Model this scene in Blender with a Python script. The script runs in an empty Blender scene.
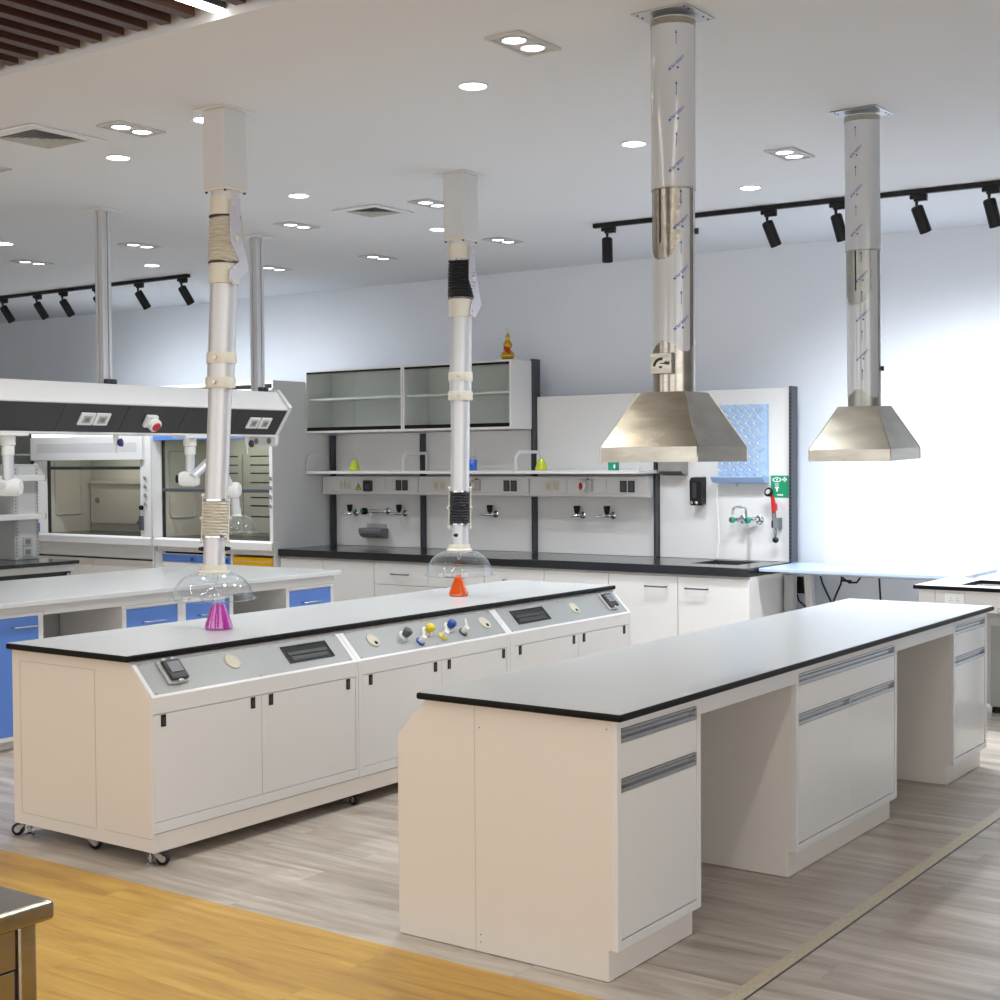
import bpy, bmesh, math, random
from mathutils import Matrix, Vector
random.seed(7)
C = bpy.context.scene.collection
PI = math.pi
R = math.radians

# ------------------------------------------------------------------ materials
def lin(c):
    out = []
    for v in c:
        v /= 255.0
        out.append(v / 12.92 if v <= .04045 else ((v + .055) / 1.055) ** 2.4)
    return (*out, 1.0)

def mat(name, rgb, rough=.5, metal=0.0, spec=.5, emit=None, estr=0.0, trans=0.0, coat=0.0, noise=0.0, nscale=8.0, stretch=(1, 1, 1), bump=0.0):
    m = bpy.data.materials.new(name); m.use_nodes = True
    nt = m.node_tree; b = nt.nodes['Principled BSDF']
    b.inputs['Base Color'].default_value = lin(rgb)
    b.inputs['Roughness'].default_value = rough
    b.inputs['Metallic'].default_value = metal
    b.inputs['Specular IOR Level'].default_value = spec
    b.inputs['Transmission Weight'].default_value = trans
    b.inputs['Coat Weight'].default_value = coat
    b.inputs['Coat Roughness'].default_value = .08
    if emit:
        b.inputs['Emission Color'].default_value = lin(emit)
        b.inputs['Emission Strength'].default_value = estr
    if noise or bump:
        tc = nt.nodes.new('ShaderNodeTexCoord'); mp = nt.nodes.new('ShaderNodeMapping')
        mp.inputs['Scale'].default_value = stretch
        nz = nt.nodes.new('ShaderNodeTexNoise'); nz.inputs['Scale'].default_value = nscale
        nz.inputs['Detail'].default_value = 5
        nt.links.new(tc.outputs['Object'], mp.inputs['Vector']); nt.links.new(mp.outputs[0], nz.inputs['Vector'])
        if noise:
            mx = nt.nodes.new('ShaderNodeMix'); mx.data_type = 'RGBA'
            d = [max(0, c * (1 - noise)) for c in rgb]; l = [min(255, c * (1 + noise)) for c in rgb]
            mx.inputs[6].default_value = lin(d); mx.inputs[7].default_value = lin(l)
            nt.links.new(nz.outputs['Fac'], mx.inputs[0]); nt.links.new(mx.outputs[2], b.inputs['Base Color'])
        if bump:
            bp = nt.nodes.new('ShaderNodeBump'); bp.inputs['Strength'].default_value = bump; bp.inputs['Distance'].default_value = .01
            nt.links.new(nz.outputs['Fac'], bp.inputs['Height']); nt.links.new(bp.outputs[0], b.inputs['Normal'])
    return m

def clear(name, tint, gloss=1.0, rough=.02, ior=1.45):
    """thin clear sheet: see-through, with a fresnel sheen"""
    m = bpy.data.materials.new(name); m.use_nodes = True
    nt = m.node_tree; nt.nodes.clear()
    o = nt.nodes.new('ShaderNodeOutputMaterial'); mx = nt.nodes.new('ShaderNodeMixShader')
    t = nt.nodes.new('ShaderNodeBsdfTransparent'); t.inputs[0].default_value = lin(tint)
    g = nt.nodes.new('ShaderNodeBsdfGlossy'); g.inputs['Roughness'].default_value = rough
    g.inputs['Color'].default_value = (gloss, gloss, gloss, 1)
    lw = nt.nodes.new('ShaderNodeLayerWeight'); lw.inputs[0].default_value = .5
    pw = nt.nodes.new('ShaderNodeMath'); pw.operation = 'POWER'; pw.inputs[1].default_value = 4
    f = nt.nodes.new('ShaderNodeMath'); f.operation = 'MULTIPLY_ADD'; f0 = ((ior - 1) / (ior + 1)) ** 2
    f.inputs[1].default_value = .8; f.inputs[2].default_value = f0
    nt.links.new(lw.outputs['Facing'], pw.inputs[0]); nt.links.new(pw.outputs[0], f.inputs[0])
    nt.links.new(f.outputs[0], mx.inputs[0]); nt.links.new(t.outputs[0], mx.inputs[1]); nt.links.new(g.outputs[0], mx.inputs[2])
    nt.links.new(mx.outputs[0], o.inputs[0])
    return m

def planks(name, base, dark, light, rough, w, l, contrast=.5):
    """floorboards running along X: brick pattern for the boards, long stretched noise for the grain"""
    m = bpy.data.materials.new(name); m.use_nodes = True
    nt = m.node_tree; N = nt.nodes.new; L = nt.links.new
    b = nt.nodes['Principled BSDF']
    tc = N('ShaderNodeTexCoord')
    br = N('ShaderNodeTexBrick'); br.offset = .37; br.squash = 1
    br.inputs['Scale'].default_value = 1; br.inputs['Mortar Size'].default_value = .0012; br.inputs['Mortar Smooth'].default_value = .3
    br.inputs['Brick Width'].default_value = l; br.inputs['Row Height'].default_value = w
    br.inputs['Color1'].default_value = (.2, .2, .2, 1); br.inputs['Color2'].default_value = (.8, .8, .8, 1); br.inputs['Mortar'].default_value = (.05, .05, .05, 1)
    L(tc.outputs['Object'], br.inputs['Vector'])
    mp = N('ShaderNodeMapping'); mp.inputs['Scale'].default_value = (.8, 6.5, 1)
    L(tc.outputs['Object'], mp.inputs['Vector'])
    # shift the grain from board to board
    ad = N('ShaderNodeVectorMath'); ad.operation = 'MULTIPLY_ADD'
    ad.inputs[1].default_value = (7, 3, 0)
    L(br.outputs['Color'], ad.inputs[0]); L(mp.outputs[0], ad.inputs[2])
    n1 = N('ShaderNodeTexNoise'); n1.inputs['Scale'].default_value = 1.6; n1.inputs['Detail'].default_value = 6; n1.inputs['Roughness'].default_value = .62; n1.inputs['Distortion'].default_value = .6
    L(ad.outputs[0], n1.inputs['Vector'])
    mp2 = N('ShaderNodeMapping'); mp2.inputs['Scale'].default_value = (3, 60, 1)
    L(tc.outputs['Object'], mp2.inputs['Vector'])
    n2 = N('ShaderNodeTexNoise'); n2.inputs['Scale'].default_value = 2; n2.inputs['Detail'].default_value = 4
    L(mp2.outputs[0], n2.inputs['Vector'])
    cr = N('ShaderNodeValToRGB')
    cr.color_ramp.elements[0].position = .5 - contrast * .5; cr.color_ramp.elements[0].color = lin(dark)
    cr.color_ramp.elements[1].position = .5 + contrast * .5; cr.color_ramp.elements[1].color = lin(light)
    e = cr.color_ramp.elements.new(.52); e.color = lin(base)
    L(n1.outputs['Fac'], cr.inputs[0])
    m1 = N('ShaderNodeMix'); m1.data_type = 'RGBA'; m1.blend_type = 'OVERLAY'; m1.inputs[0].default_value = .18
    L(cr.outputs[0], m1.inputs[6]); L(n2.outputs['Fac'], m1.inputs[7])
    m2 = N('ShaderNodeMix'); m2.data_type = 'RGBA'; m2.blend_type = 'OVERLAY'; m2.inputs[0].default_value = .16
    L(m1.outputs[2], m2.inputs[6]); L(br.outputs['Color'], m2.inputs[7])
    L(m2.outputs[2], b.inputs['Base Color'])
    b.inputs['Roughness'].default_value = rough
    return m

M = {}
M['wall'] = mat('wall_paint', (228, 233, 240), .8, noise=.012, nscale=3)
M['ceil'] = mat('ceiling_paint', (222, 226, 232), .85)
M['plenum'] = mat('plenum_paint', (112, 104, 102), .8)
M['baffle'] = mat('dark_stained_wood', (70, 42, 34), .45, noise=.25, nscale=6, stretch=(8, .6, 8))
M['white'] = mat('white_powder_coat', (225, 224, 223), .32)
M['cream'] = mat('cream_white_panel', (226, 219, 211), .35)
M['gloss'] = mat('gloss_white_front', (226, 225, 223), .12, coat=.35)
M['boxgrey'] = mat('light_grey_box', (208, 209, 210), .35)
M['grey'] = mat('grey_powder_coat', (176, 177, 176), .4)
M['panelgrey'] = mat('hood_side_grey', (222, 224, 225), .4)
M['seam'] = mat('panel_joint', (196, 189, 182), .5)
M['midgrey'] = mat('mid_grey_plastic', (120, 122, 126), .4)
M['greytop'] = mat('grey_laminate', (210, 212, 212), .25, noise=.012, nscale=40)
M['insert'] = mat('grey_service_panel', (158, 161, 160), .35)
M['black'] = mat('black_phenolic', (12, 11, 11), .5, spec=.2)
M['blackr'] = mat('black_resin_top', (40, 41, 43), .16)
M['blackp'] = mat('black_plastic', (20, 20, 22), .4, spec=.3)
M['charcoal'] = mat('charcoal_panel', (46, 47, 50), .45)
M['post'] = mat('anthracite_upright', (62, 65, 72), .4)
M['blue'] = mat('blue_laminate', (92, 136, 216), .35)
M['yellow'] = mat('yellow_enamel', (232, 176, 10), .35)
M['alu'] = mat('aluminium', (196, 198, 200), .3, metal=.85)
M['aluprofile'] = mat('aluminium_profile', (206, 208, 211), .35, metal=.25)
M['alutube'] = mat('satin_aluminium_tube', (214, 214, 216), .38, metal=.45)
M['steel'] = mat('brushed_stainless', (172, 166, 154), .24, metal=1, noise=.14, nscale=7, stretch=(1, 1, 3), bump=.12)
M['steeldull'] = mat('dull_galvanised', (168, 168, 162), .38, metal=.85, noise=.1, nscale=14)
M['film'] = mat('protective_film', (196, 199, 204), .16, metal=.1)
M['ink'] = mat('blue_print', (38, 74, 158), .5)
M['crm'] = mat('ivory_plastic', (222, 216, 200), .42)
M['ivoryhose'] = mat('ivory_ribbed_hose', (210, 203, 188), .6)
M['blackhose'] = mat('black_ribbed_hose', (44, 44, 47), .55)
M['lav'] = mat('pale_lavender_plate', (196, 196, 208), .4)
M['whiteplastic'] = mat('white_plastic', (232, 233, 230), .35)
M['beige'] = mat('beige_liner', (190, 186, 172), .5)
M['beigecap'] = mat('beige_grommet', (206, 200, 182), .45)
M['darkgrey'] = mat('dark_grey_metal', (74, 78, 84), .4)
M['glass'] = clear('clear_glass', (244, 248, 246), .9)
M['glassgreen'] = clear('greenish_glass', (251, 254, 252), .9)
M['dome'] = clear('clear_acrylic', (247, 249, 250), 1.0, .03, 1.75)
M['chrome'] = mat('chrome', (200, 203, 206), .14, metal=1)
M['red'] = mat('red_plastic', (196, 30, 34), .35)
M['dred'] = mat('dark_red_knob', (150, 26, 30), .4)
M['green'] = mat('green_sign', (14, 146, 98), .5)
M['teal'] = mat('green_knob', (20, 150, 116), .4)
M['signwhite'] = mat('sign_white', (240, 244, 242), .5)
M['bluep'] = mat('blue_knob', (28, 72, 160), .35)
M['navy'] = mat('navy_knob', (36, 36, 110), .35)
M['yellowp'] = mat('yellow_knob', (228, 204, 36), .35)
M['dgp'] = mat('grey_knob', (78, 80, 80), .4)
M['pegblue'] = mat('pale_blue_board', (166, 194, 230), .45)
M['lightblue'] = mat('pale_blue_desktop', (176, 196, 228), .25)
M['silver'] = mat('silver_handle', (178, 180, 184), .25, metal=.9)
M['gold'] = mat('gold_lacquer', (196, 160, 46), .22, metal=.75, noise=.2, nscale=60)
M['purple'] = mat('purple_liquid', (200, 52, 172), .08)
M['orange'] = mat('orange_liquid', (244, 92, 10), .08)
M['lime'] = mat('lime_liquid', (214, 222, 6), .1)
M['bluel'] = mat('blue_liquid', (24, 118, 240), .1)
M['lamp'] = mat('lit_lens', (255, 255, 255), .5, emit=(250, 253, 255), estr=9)
M['lampb'] = mat('lit_spot_lens', (255, 255, 255), .5, emit=(240, 246, 255), estr=4)
M['reflector'] = mat('lamp_reflector', (225, 227, 232), .25, metal=.6)
M['fixture'] = mat('fixture_frame', (196, 196, 195), .45, metal=.2)
M['linear'] = mat('lit_linear_lens', (255, 250, 240), .5, emit=(255, 247, 232), estr=7)
M['tube'] = mat('glowing_strip', (255, 255, 255), .5, emit=(240, 248, 255), estr=2.2)
M['louvre'] = mat('vent_louvre', (178, 176, 172), .5)
M['dark'] = mat('dark_void', (22, 22, 23), .7)
M['brass'] = mat('scuffed_beige_strip', (206, 195, 170), .42, metal=.1, noise=.12, nscale=30, stretch=(4, 1, 1))
M['addedwall'] = mat('added_warm_wall', (168, 140, 108), .7)
M['greyfloor'] = planks('grey_oak_boards', (188, 178, 166), (150, 134, 118), (212, 206, 198), .30, .19, 1.28, .46)
M['honeyfloor'] = planks('honey_oak_boards', (204, 160, 66), (164, 114, 36), (222, 186, 94), .36, .19, 1.28, .5)

# ------------------------------------------------------------------ mesh helpers
class MB:
    def __init__(s, mtx=None):
        s.bm = bmesh.new(); s.M = mtx or Matrix()
    def v(s, p): return s.bm.verts.new(s.M @ Vector(p))
    def f(s, vs, mi=0):
        try:
            fa = s.bm.faces.new(vs); fa.material_index = mi; return fa
        except ValueError: return None
    def box(s, x0, x1, y0, y1, z0, z1):
        p = [s.v((x, y, z)) for z in (z0, z1) for y in (y0, y1) for x in (x0, x1)]
        for q in ((0, 2, 3, 1), (4, 5, 7, 6), (0, 1, 5, 4), (2, 6, 7, 3), (0, 4, 6, 2), (1, 3, 7, 5)): s.f([p[i] for i in q])
        return s
    def quad(s, a, b, c, d, mi=0): s.f([s.v(a), s.v(b), s.v(c), s.v(d)], mi); return s
    def prism(s, pts, ax, a0, a1):
        """polygon pts in the plane across axis ax, pushed from a0 to a1"""
        def P(u, w, a): return {'X': (a, u, w), 'Y': (u, a, w), 'Z': (u, w, a)}[ax]
        A = [s.v(P(u, w, a0)) for u, w in pts]; B = [s.v(P(u, w, a1)) for u, w in pts]
        s.f(A[::-1]); s.f(B)
        for i in range(len(pts)):
            j = (i + 1) % len(pts); s.f([A[i], A[j], B[j], B[i]])
        return s
    def ring(s, c, ux, uy, r, n): return [s.v(Vector(c) + ux * (r * math.cos(2 * PI * i / n)) + uy * (r * math.sin(2 * PI * i / n))) for i in range(n)]
    def skin(s, rings, cap=True):
        n = len(rings[0])
        for a, b in zip(rings, rings[1:]):
            for i in range(n):
                j = (i + 1) % n; s.f([a[i], a[j], b[j], b[i]])
        if cap:
            s.f(rings[0][::-1]); s.f(rings[-1])
        return s
    def cyl(s, p0, p1, r0, r1=None, n=20, cap=True):
        p0, p1 = Vector(p0), Vector(p1); d = (p1 - p0).normalized()
        ux = d.orthogonal().normalized(); uy = d.cross(ux)
        return s.skin([s.ring(p0, ux, uy, r0, n), s.ring(p1, ux, uy, r0 if r1 is None else r1, n)], cap)
    def lathe(s, prof, c=(0, 0, 0), n=32, axis=None, cap=True):
        """profile of (radius, height) turned about an axis through c"""
        d = Vector(axis or (0, 0, 1)).normalized()
        ux = Vector((1, 0, 0)) if abs(d.z) > .99 else d.orthogonal().normalized()
        uy = d.cross(ux); c = Vector(c)
        return s.skin([s.ring(c + d * h, ux, uy, max(r, 1e-4), n) for r, h in prof], cap)
    def tube(s, pts, r, n=10, cap=True, radii=None):
        pts = [Vector(p) for p in pts]; rings = []; up = None
        for i, p in enumerate(pts):
            a = pts[max(i - 1, 0)]; b = pts[min(i + 1, len(pts) - 1)]
            d = (b - a).normalized()
            if up is None: up = d.orthogonal().normalized()
            up = (up - d * up.dot(d)).normalized()
            rings.append(s.ring(p, up, d.cross(up), radii[i] if radii else r, n))
        return s.skin(rings, cap)
    def ball(s, c, r, n=16):
        return s.lathe([(r * math.sin(PI * i / n), -r * math.cos(PI * i / n)) for i in range(n + 1)], c, 2 * n)

WL = {}
def build(mb, name, m, parent=None, bevel=0.0, smooth=False, label=None, local=False, segs=2):
    me = bpy.data.meshes.new(name)
    off = Vector((0, 0, 0)) if (local or parent is None) else WL.get(parent.name, Vector((0, 0, 0)))
    bmesh.ops.recalc_face_normals(mb.bm, faces=mb.bm.faces)
    if off.length: bmesh.ops.translate(mb.bm, vec=-off, verts=mb.bm.verts)
    mb.bm.to_mesh(me); mb.bm.free()
    for k in (m if isinstance(m, (list, tuple)) else [m]): me.materials.append(k)
    o = bpy.data.objects.new(name, me); C.objects.link(o)
    if smooth:
        me.shade_smooth(); me.set_sharp_from_angle(angle=R(38))
    if bevel:
        bv = o.modifiers.new('edge', 'BEVEL'); bv.width = bevel; bv.segments = segs; bv.limit_method = 'ANGLE'; bv.angle_limit = R(40)
        bv.harden_normals = False
    if parent is not None:
        o.parent = parent; WL[o.name] = off
    if label: o['label'] = label
    return o

def build_each(mb, name, m, parent=None, **k):
    """the same, every loose piece of the mesh becoming a part of its own"""
    bm = mb.bm; bm.verts.ensure_lookup_table(); left = set(bm.verts); out = []
    while left:
        st = [left.pop()]; isl = set(st)
        while st:
            v = st.pop()
            for e in v.link_edges:
                w = e.other_vert(v)
                if w in left: left.discard(w); isl.add(w); st.append(w)
        out.append(isl)
    objs = []
    for isl in out:
        n = MB(); mp = {v: n.bm.verts.new(v.co) for v in isl}
        for f in {f for v in isl for f in v.link_faces}: n.f([mp[v] for v in f.verts])
        objs.append(build(n, name, m, parent, **k))
    bm.free()
    return objs

def tag(o, label, cat, group=None):
    o['label'] = label; o['category'] = cat
    if group: o['group'] = group
    return o

def thing(name, label, cat, loc=(0, 0, 0), group=None, local=False, rotz=0.0):
    o = bpy.data.objects.new(name, None); C.objects.link(o); o.empty_display_size = .05
    o.location = loc; o.rotation_euler = (0, 0, rotz)
    WL[o.name] = Vector((0, 0, 0)) if local else Vector(loc)
    return tag(o, label, cat, group)

def solid(mb, name, m, label, cat, loc, group=None, **k):
    """a thing that is one mesh, its origin at its base"""
    bmesh.ops.translate(mb.bm, vec=-Vector(loc), verts=mb.bm.verts)
    o = build(mb, name, m, **k); o.location = loc
    return tag(o, label, cat, group)

def struct(mb, name, m, **k):
    o = build(mb, name, m, **k); o['kind'] = 'structure'; return o

def dup(root, loc, label, group=None, rotz=None):
    r = root.copy(); C.objects.link(r); r.location = loc; r['label'] = label
    if rotz is not None: r.rotation_euler = (0, 0, rotz)
    if group: r['group'] = group
    for ch in list(root.children):
        c = ch.copy(); C.objects.link(c); c.parent = r
        for g in list(ch.children):
            d = g.copy(); C.objects.link(d); d.parent = c
    return r

def text_mesh(body, size, depth=0.0):
    cu = bpy.data.curves.new('lettering', 'FONT'); cu.body = body; cu.size = size; cu.align_x = 'CENTER'; cu.align_y = 'CENTER'
    cu.resolution_u = 2; cu.extrude = depth; cu.offset = size * .018
    o = bpy.data.objects.new('lettering', cu); C.objects.link(o)
    dg = bpy.context.evaluated_depsgraph_get()
    me = bpy.data.meshes.new_from_object(o.evaluated_get(dg))
    bpy.data.objects.remove(o); bpy.data.curves.remove(cu)
    return me

def add_text(mb, body, size, fn):
    me = text_mesh(body, size); vs = [mb.v(fn(v.co.x, v.co.y)) for v in me.vertices]
    for p in me.polygons: mb.f([vs[i] for i in p.vertices])
    bpy.data.meshes.remove(me)

def lamp(name, kind, loc, energy, color=(1, 1, 1), size=.1, target=None, spread=None, angle=None, blend=.5, parent=None, sizey=None):
    l = bpy.data.lights.new(name, kind); l.energy = energy; l.color = color
    if kind == 'AREA':
        l.shape = 'DISK' if sizey is None else 'RECTANGLE'; l.size = size
        if sizey: l.size_y = sizey
        if spread: l.spread = R(spread)
    else: l.shadow_soft_size = size
    if kind == 'SPOT':
        l.spot_size = R(angle); l.spot_blend = blend
    o = bpy.data.objects.new(name, l); C.objects.link(o); o.location = loc
    if target is not None:
        o.rotation_euler = (Vector(target) - Vector(loc)).to_track_quat('-Z', 'Y').to_euler()
    if parent is not None:
        o.parent = parent; o.location = Vector(loc) - WL.get(parent.name, Vector((0, 0, 0)))
    return o

# ------------------------------------------------------------------ the room
CZ = 3.28; YB = 10.27; YS = 3.65; XL = -15.2; XR = 4.0; YF = -3.2; YC = 3.76
b = MB()
b.quad((XL, YS, 0), (XR, YS, 0), (XR, YB, 0), (XL, YB, 0), 0)
b.quad((XL, YF, 0), (XR, YF, 0), (XR, YS, 0), (XL, YS, 0), 1)
b.quad((XL, YF, -.1), (XR, YF, -.1), (XR, YB, -.1), (XL, YB, -.1), 0)
struct(b, 'floor', [M['greyfloor'], M['honeyfloor']])
b = MB().box(XL, XR, YC, YB + .1, CZ, CZ + .3)
struct(b, 'ceiling', M['ceil'])
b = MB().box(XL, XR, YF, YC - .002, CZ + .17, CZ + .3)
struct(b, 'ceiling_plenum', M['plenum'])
struct(MB().box(XL, XR, YB, YB + .1, 0, CZ), 'wall_back', M['wall'])
struct(MB().box(XR, XR + .1, 3.2, YB, 0, CZ + .3), 'wall_right_added', M['wall'])  # unseen wall, added and cut short to hold back light from the side
struct(MB().box(XL - .1, XL, YF, YB, 0, CZ + .3), 'wall_left', M['wall'])
b = MB()
for a_, c_ in ((XL, -13.2), (-9.2, -7.4), (-3.4, -1.6), (2.6, XR)): b.box(a_, c_, YF - .12, YF, 0, CZ + .3)
b.box(-13.2, -9.2, YF - .12, YF, 0, .45); b.box(-7.4, -3.4, YF - .12, YF, 0, .45); b.box(-1.6, 2.6, YF - .12, YF, 0, .45)
b.box(-13.2, -9.2, YF - .12, YF, 2.9, CZ + .3); b.box(-7.4, -3.4, YF - .12, YF, 2.9, CZ + .3); b.box(-1.6, 2.6, YF - .12, YF, 2.9, CZ + .3)
struct(b, 'wall_front_added', M['addedwall'])  # unseen wall with openings, added to vary the reflections in the metal
struct(MB().box(-1.926, -1.876, YS, YB - .02, 0, .0035), 'trim_1', M['brass'], bevel=.001)
struct(MB().box(-1.8755, -1.870, YS, YB - .02, 0, .002), 'trim_2', M['darkgrey'])

# dark timber baffles over the front of the room, and the lamps set between them
pitch = .1335
nb = 0
proto = None
lampx = (-3.93, -1.26, -6.60)  # the outer two are unseen lamps, added for more light
for k in range(-15, 14):
    x = -3.93 + k * pitch
    if any(abs(x - q) < .05 for q in lampx): continue
    where = 'just outside' if k == 1 else 'just inside' if k == -1 else None
    n = abs(k)
    word = ['', 'first', 'second', 'third', 'fourth', 'fifth', 'sixth', 'seventh', 'eighth', 'ninth', 'tenth', 'eleventh', 'twelfth', 'thirteenth', 'fourteenth', 'fifteenth'][n]
    lab = f'dark brown ceiling baffle, {word} from the lit linear lamp on its ' + ('right' if k > 0 else 'left')
    if proto is None:
        proto = solid(MB().box(x - .027, x + .027, -1.0, YC - .03, CZ + .02, CZ + .165), 'ceiling_baffle', M['baffle'], lab, 'ceiling baffle', (x, 1.3, CZ + .02), 'dark timber ceiling baffles', bevel=.002)
    else:
        o = proto.copy(); C.objects.link(o); o.location = (x, 1.3, CZ + .02); o['label'] = lab
for x, lab in ((-3.93, 'lit linear lamp glowing white between the dark ceiling baffles'),
               (-1.26, 'added linear lamp out of view, giving light over the aisle beyond the island'), (-6.60, 'added linear lamp out of view, giving light from the baffles farthest to the left')):
    t = thing('linear_lamp', lab, 'ceiling lamp', (x, 1.3, CZ), 'linear lamps between the ceiling baffles')
    build(MB().box(x - .03, x + .03, -1.0, YC - .005, CZ + .03, CZ + .165), 'housing', M['darkgrey'], t)
    build(MB().box(x - .026, x + .026, -.98, YC - .01, CZ + .022, CZ + .0299), 'diffuser', M['linear'], t)
    lamp('linear_light', 'AREA', (x, 1.35, CZ + .015), 26, (1, .95, .88), .05, (x, 1.35, 0), 165, parent=t, sizey=4.6)

# round downlights
def downlight():
    t = thing('downlight', '', 'ceiling lamp', (0, 0, 0), None, True)
    b = MB().lathe([(.058, .002), (.066, .002), (.069, -.002), (.067, -.004), (.06, -.004), (.058, .002)], n=32, cap=False)
    build(b, 'trim_ring', M['ceil'], t, smooth=True)
    build(MB().lathe([(.0575, .001), (.0575, -.003), (.05, -.004)], n=32), 'lens', M['lamp'], t, smooth=True)
    return t
DL = [(-3.74, 5.075, 'round downlight directly below the largest twin square spotlight'),
      (-3.75, 6.497, 'round downlight beside the duct of the nearer stainless hood'),
      (-3.79, 7.97, 'round downlight between the two hood ducts, above the track rail'),
      (-6.14, 5.106, 'round downlight above the nearer aluminium column, close to the square vent'),
      (-6.13, 6.497, 'round downlight between the nearer fume arm and the small square vent'),
      (-6.235, 8.035, 'round downlight touching the outline of the farther fume arm box'),
      (-9.25, 8.03, 'round downlight above the end of the track rail by the columns'),
      (-9.19, 6.567, 'round downlight cut by the picture edge above the short row of spots'),
      (-5.13, 4.80, 'round downlight tucked behind the box of the nearer fume arm')]
p0 = None
for i, (x, y, lab) in enumerate(DL):
    if p0 is None:
        p0 = downlight(); p0.location = (x, y, CZ - .003); p0['label'] = lab; p0['group'] = 'round downlights in the white ceiling'; t = p0
    else: t = dup(p0, (x, y, CZ - .003), lab)
for i, (x, y, lab) in enumerate(DL[:8]):
    lamp('downlight_light', 'AREA', (x, y, CZ - .02), 12, (.94, .975, 1), .13, (x, y, 0), 130)

# square recessed twin lamps
def twin():
    t = thing('twin_spotlight', '', 'ceiling lamp', (0, 0, 0), None, True)
    b = MB()
    w, l = .083, .148
    b.box(-w, w, -l, -l + .016, -.006, .003); b.box(-w, w, l - .016, l, -.006, .003)
    b.box(-w, -w + .016, -l + .016, l - .016, -.006, .003); b.box(w - .016, w, -l + .016, l - .016, -.006, .003)
    build(b, 'frame', M['fixture'], t)
    build(MB().box(-w + .016, w - .016, -l + .016, l - .016, -.001, .002), 'back_plate', M['fixture'], t)
    for s in (-1, 1):
        l_ = build(MB().lathe([(.056, 0), (.056, -.004), (.05, -.006), (.046, -.002)], (0, s * .064, -.001), 24, cap=False), 'reflector', M['reflector'], t, smooth=True)
        build(MB().lathe([(.045, -.001), (.045, -.003)], (0, s * .064, -.001), 24), 'bulb', M['lampb'], l_)
    return t
SQ = [(-3.2, 4.68, 'twin square spotlight that is largest in view, nearest the camera'),
      (-3.2, 7.216, 'twin square spotlight just before the farther hood duct'),
      (-5.56, 4.71, 'twin square spotlight between the square vent and the nearer fume arm'),
      (-6.911, 7.304, 'twin square spotlight below and beyond the lone middle downlight, by the nearer fume arm'),
      (-5.646, 7.211, 'twin square spotlight partly behind the box of the farther fume arm'),
      (-6.168, 8.735, 'twin square spotlight on the far side of the farther fume arm, over the wall cabinet'),
      (-7.475, 8.837, 'twin square spotlight over the wall cabinets, before the farther fume arm'),
      (-8.476, 7.246, 'twin square spotlight right of the nearer aluminium column'),
      (-9.876, 7.314, 'twin square spotlight left of the nearer aluminium column, above the track spots'),
      (-8.589, 8.79, 'twin square spotlight half hidden by the farther aluminium column'),
      (-6.93, 4.80, 'twin square spotlight cut off at the picture edge under the vent')]
p0 = None
for x, y, lab in SQ:
    if p0 is None: p0 = twin(); p0.location = (x, y, CZ - .004); p0['label'] = lab; p0['group'] = 'twin square spotlights in the ceiling'
    else: dup(p0, (x, y, CZ - .004), lab)

# square air vents
def vent(name, lab, x, y, s):
    t = thing(name, lab, 'air vent', (x, y, CZ - .003), 'square ceiling air vents')
    z = CZ - .003
    b = MB(); o = s * .5; i = o * .72
    b.box(x - o, x + o, y - o, y - i, z - .008, z); b.box(x - o, x + o, y + i, y + o, z - .008, z)
    b.box(x - o, x - i, y - i, y + i, z - .008, z); b.box(x + i, x + o, y - i, y + i, z - .008, z)
    build(b, 'frame', M['ceil'], t)
    build(MB().box(x - i, x + i, y - i, y + i, z - .001, z + .001), 'backing', M['midgrey'], t)
    for k in range(5):
        a = i * (1 - k * .19); c = a - i * .11
        b = MB()
        for (p, q) in (((-a, -a), (a, -a)), ((a, -a), (a, a)), ((a, a), (-a, a)), ((-a, a), (-a, -a))):
            f = c / a
            b.quad((x + p[0], y + p[1], z - .006), (x + q[0], y + q[1], z - .006), (x + q[0] * f, y + q[1] * f, z - .0015), (x + p[0] * f, y + p[1] * f, z - .0015))
        build(b, 'louvre', M['louvre'], t)
vent('air_vent', 'larger square ceiling air vent near the timber baffles', -6.08, 4.57, .45)
vent('air_vent', 'smaller square ceiling air vent between the two fume arms', -6.13, 7.2, .38)

# track rails with black spots
def rail(lab, x0, x1, y, rz):
    t = thing('track_rail', lab, 'lighting track', (x0, y, CZ - .002), 'black lighting tracks under the ceiling', True, rz)
    L = x1 - x0
    build(MB().box(0, L, -.018, .018, -.03, 0), 'rail', M['blackp'], t, bevel=.002)
    build(MB().box(-.02, 0, -.018, .018, -.03, 0), 'end_cap', M['blackp'], t, bevel=.002)
    return t
rz = math.atan2(.144, 2.724)
rail('black lighting track running behind the hood ducts', -5.231, -1.2, 8.537, rz)
o = rail('short black lighting track behind the aluminium columns', 0, 4.4, 0, PI)
o.location = (-9.45, 8.6, CZ - .002)

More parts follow.
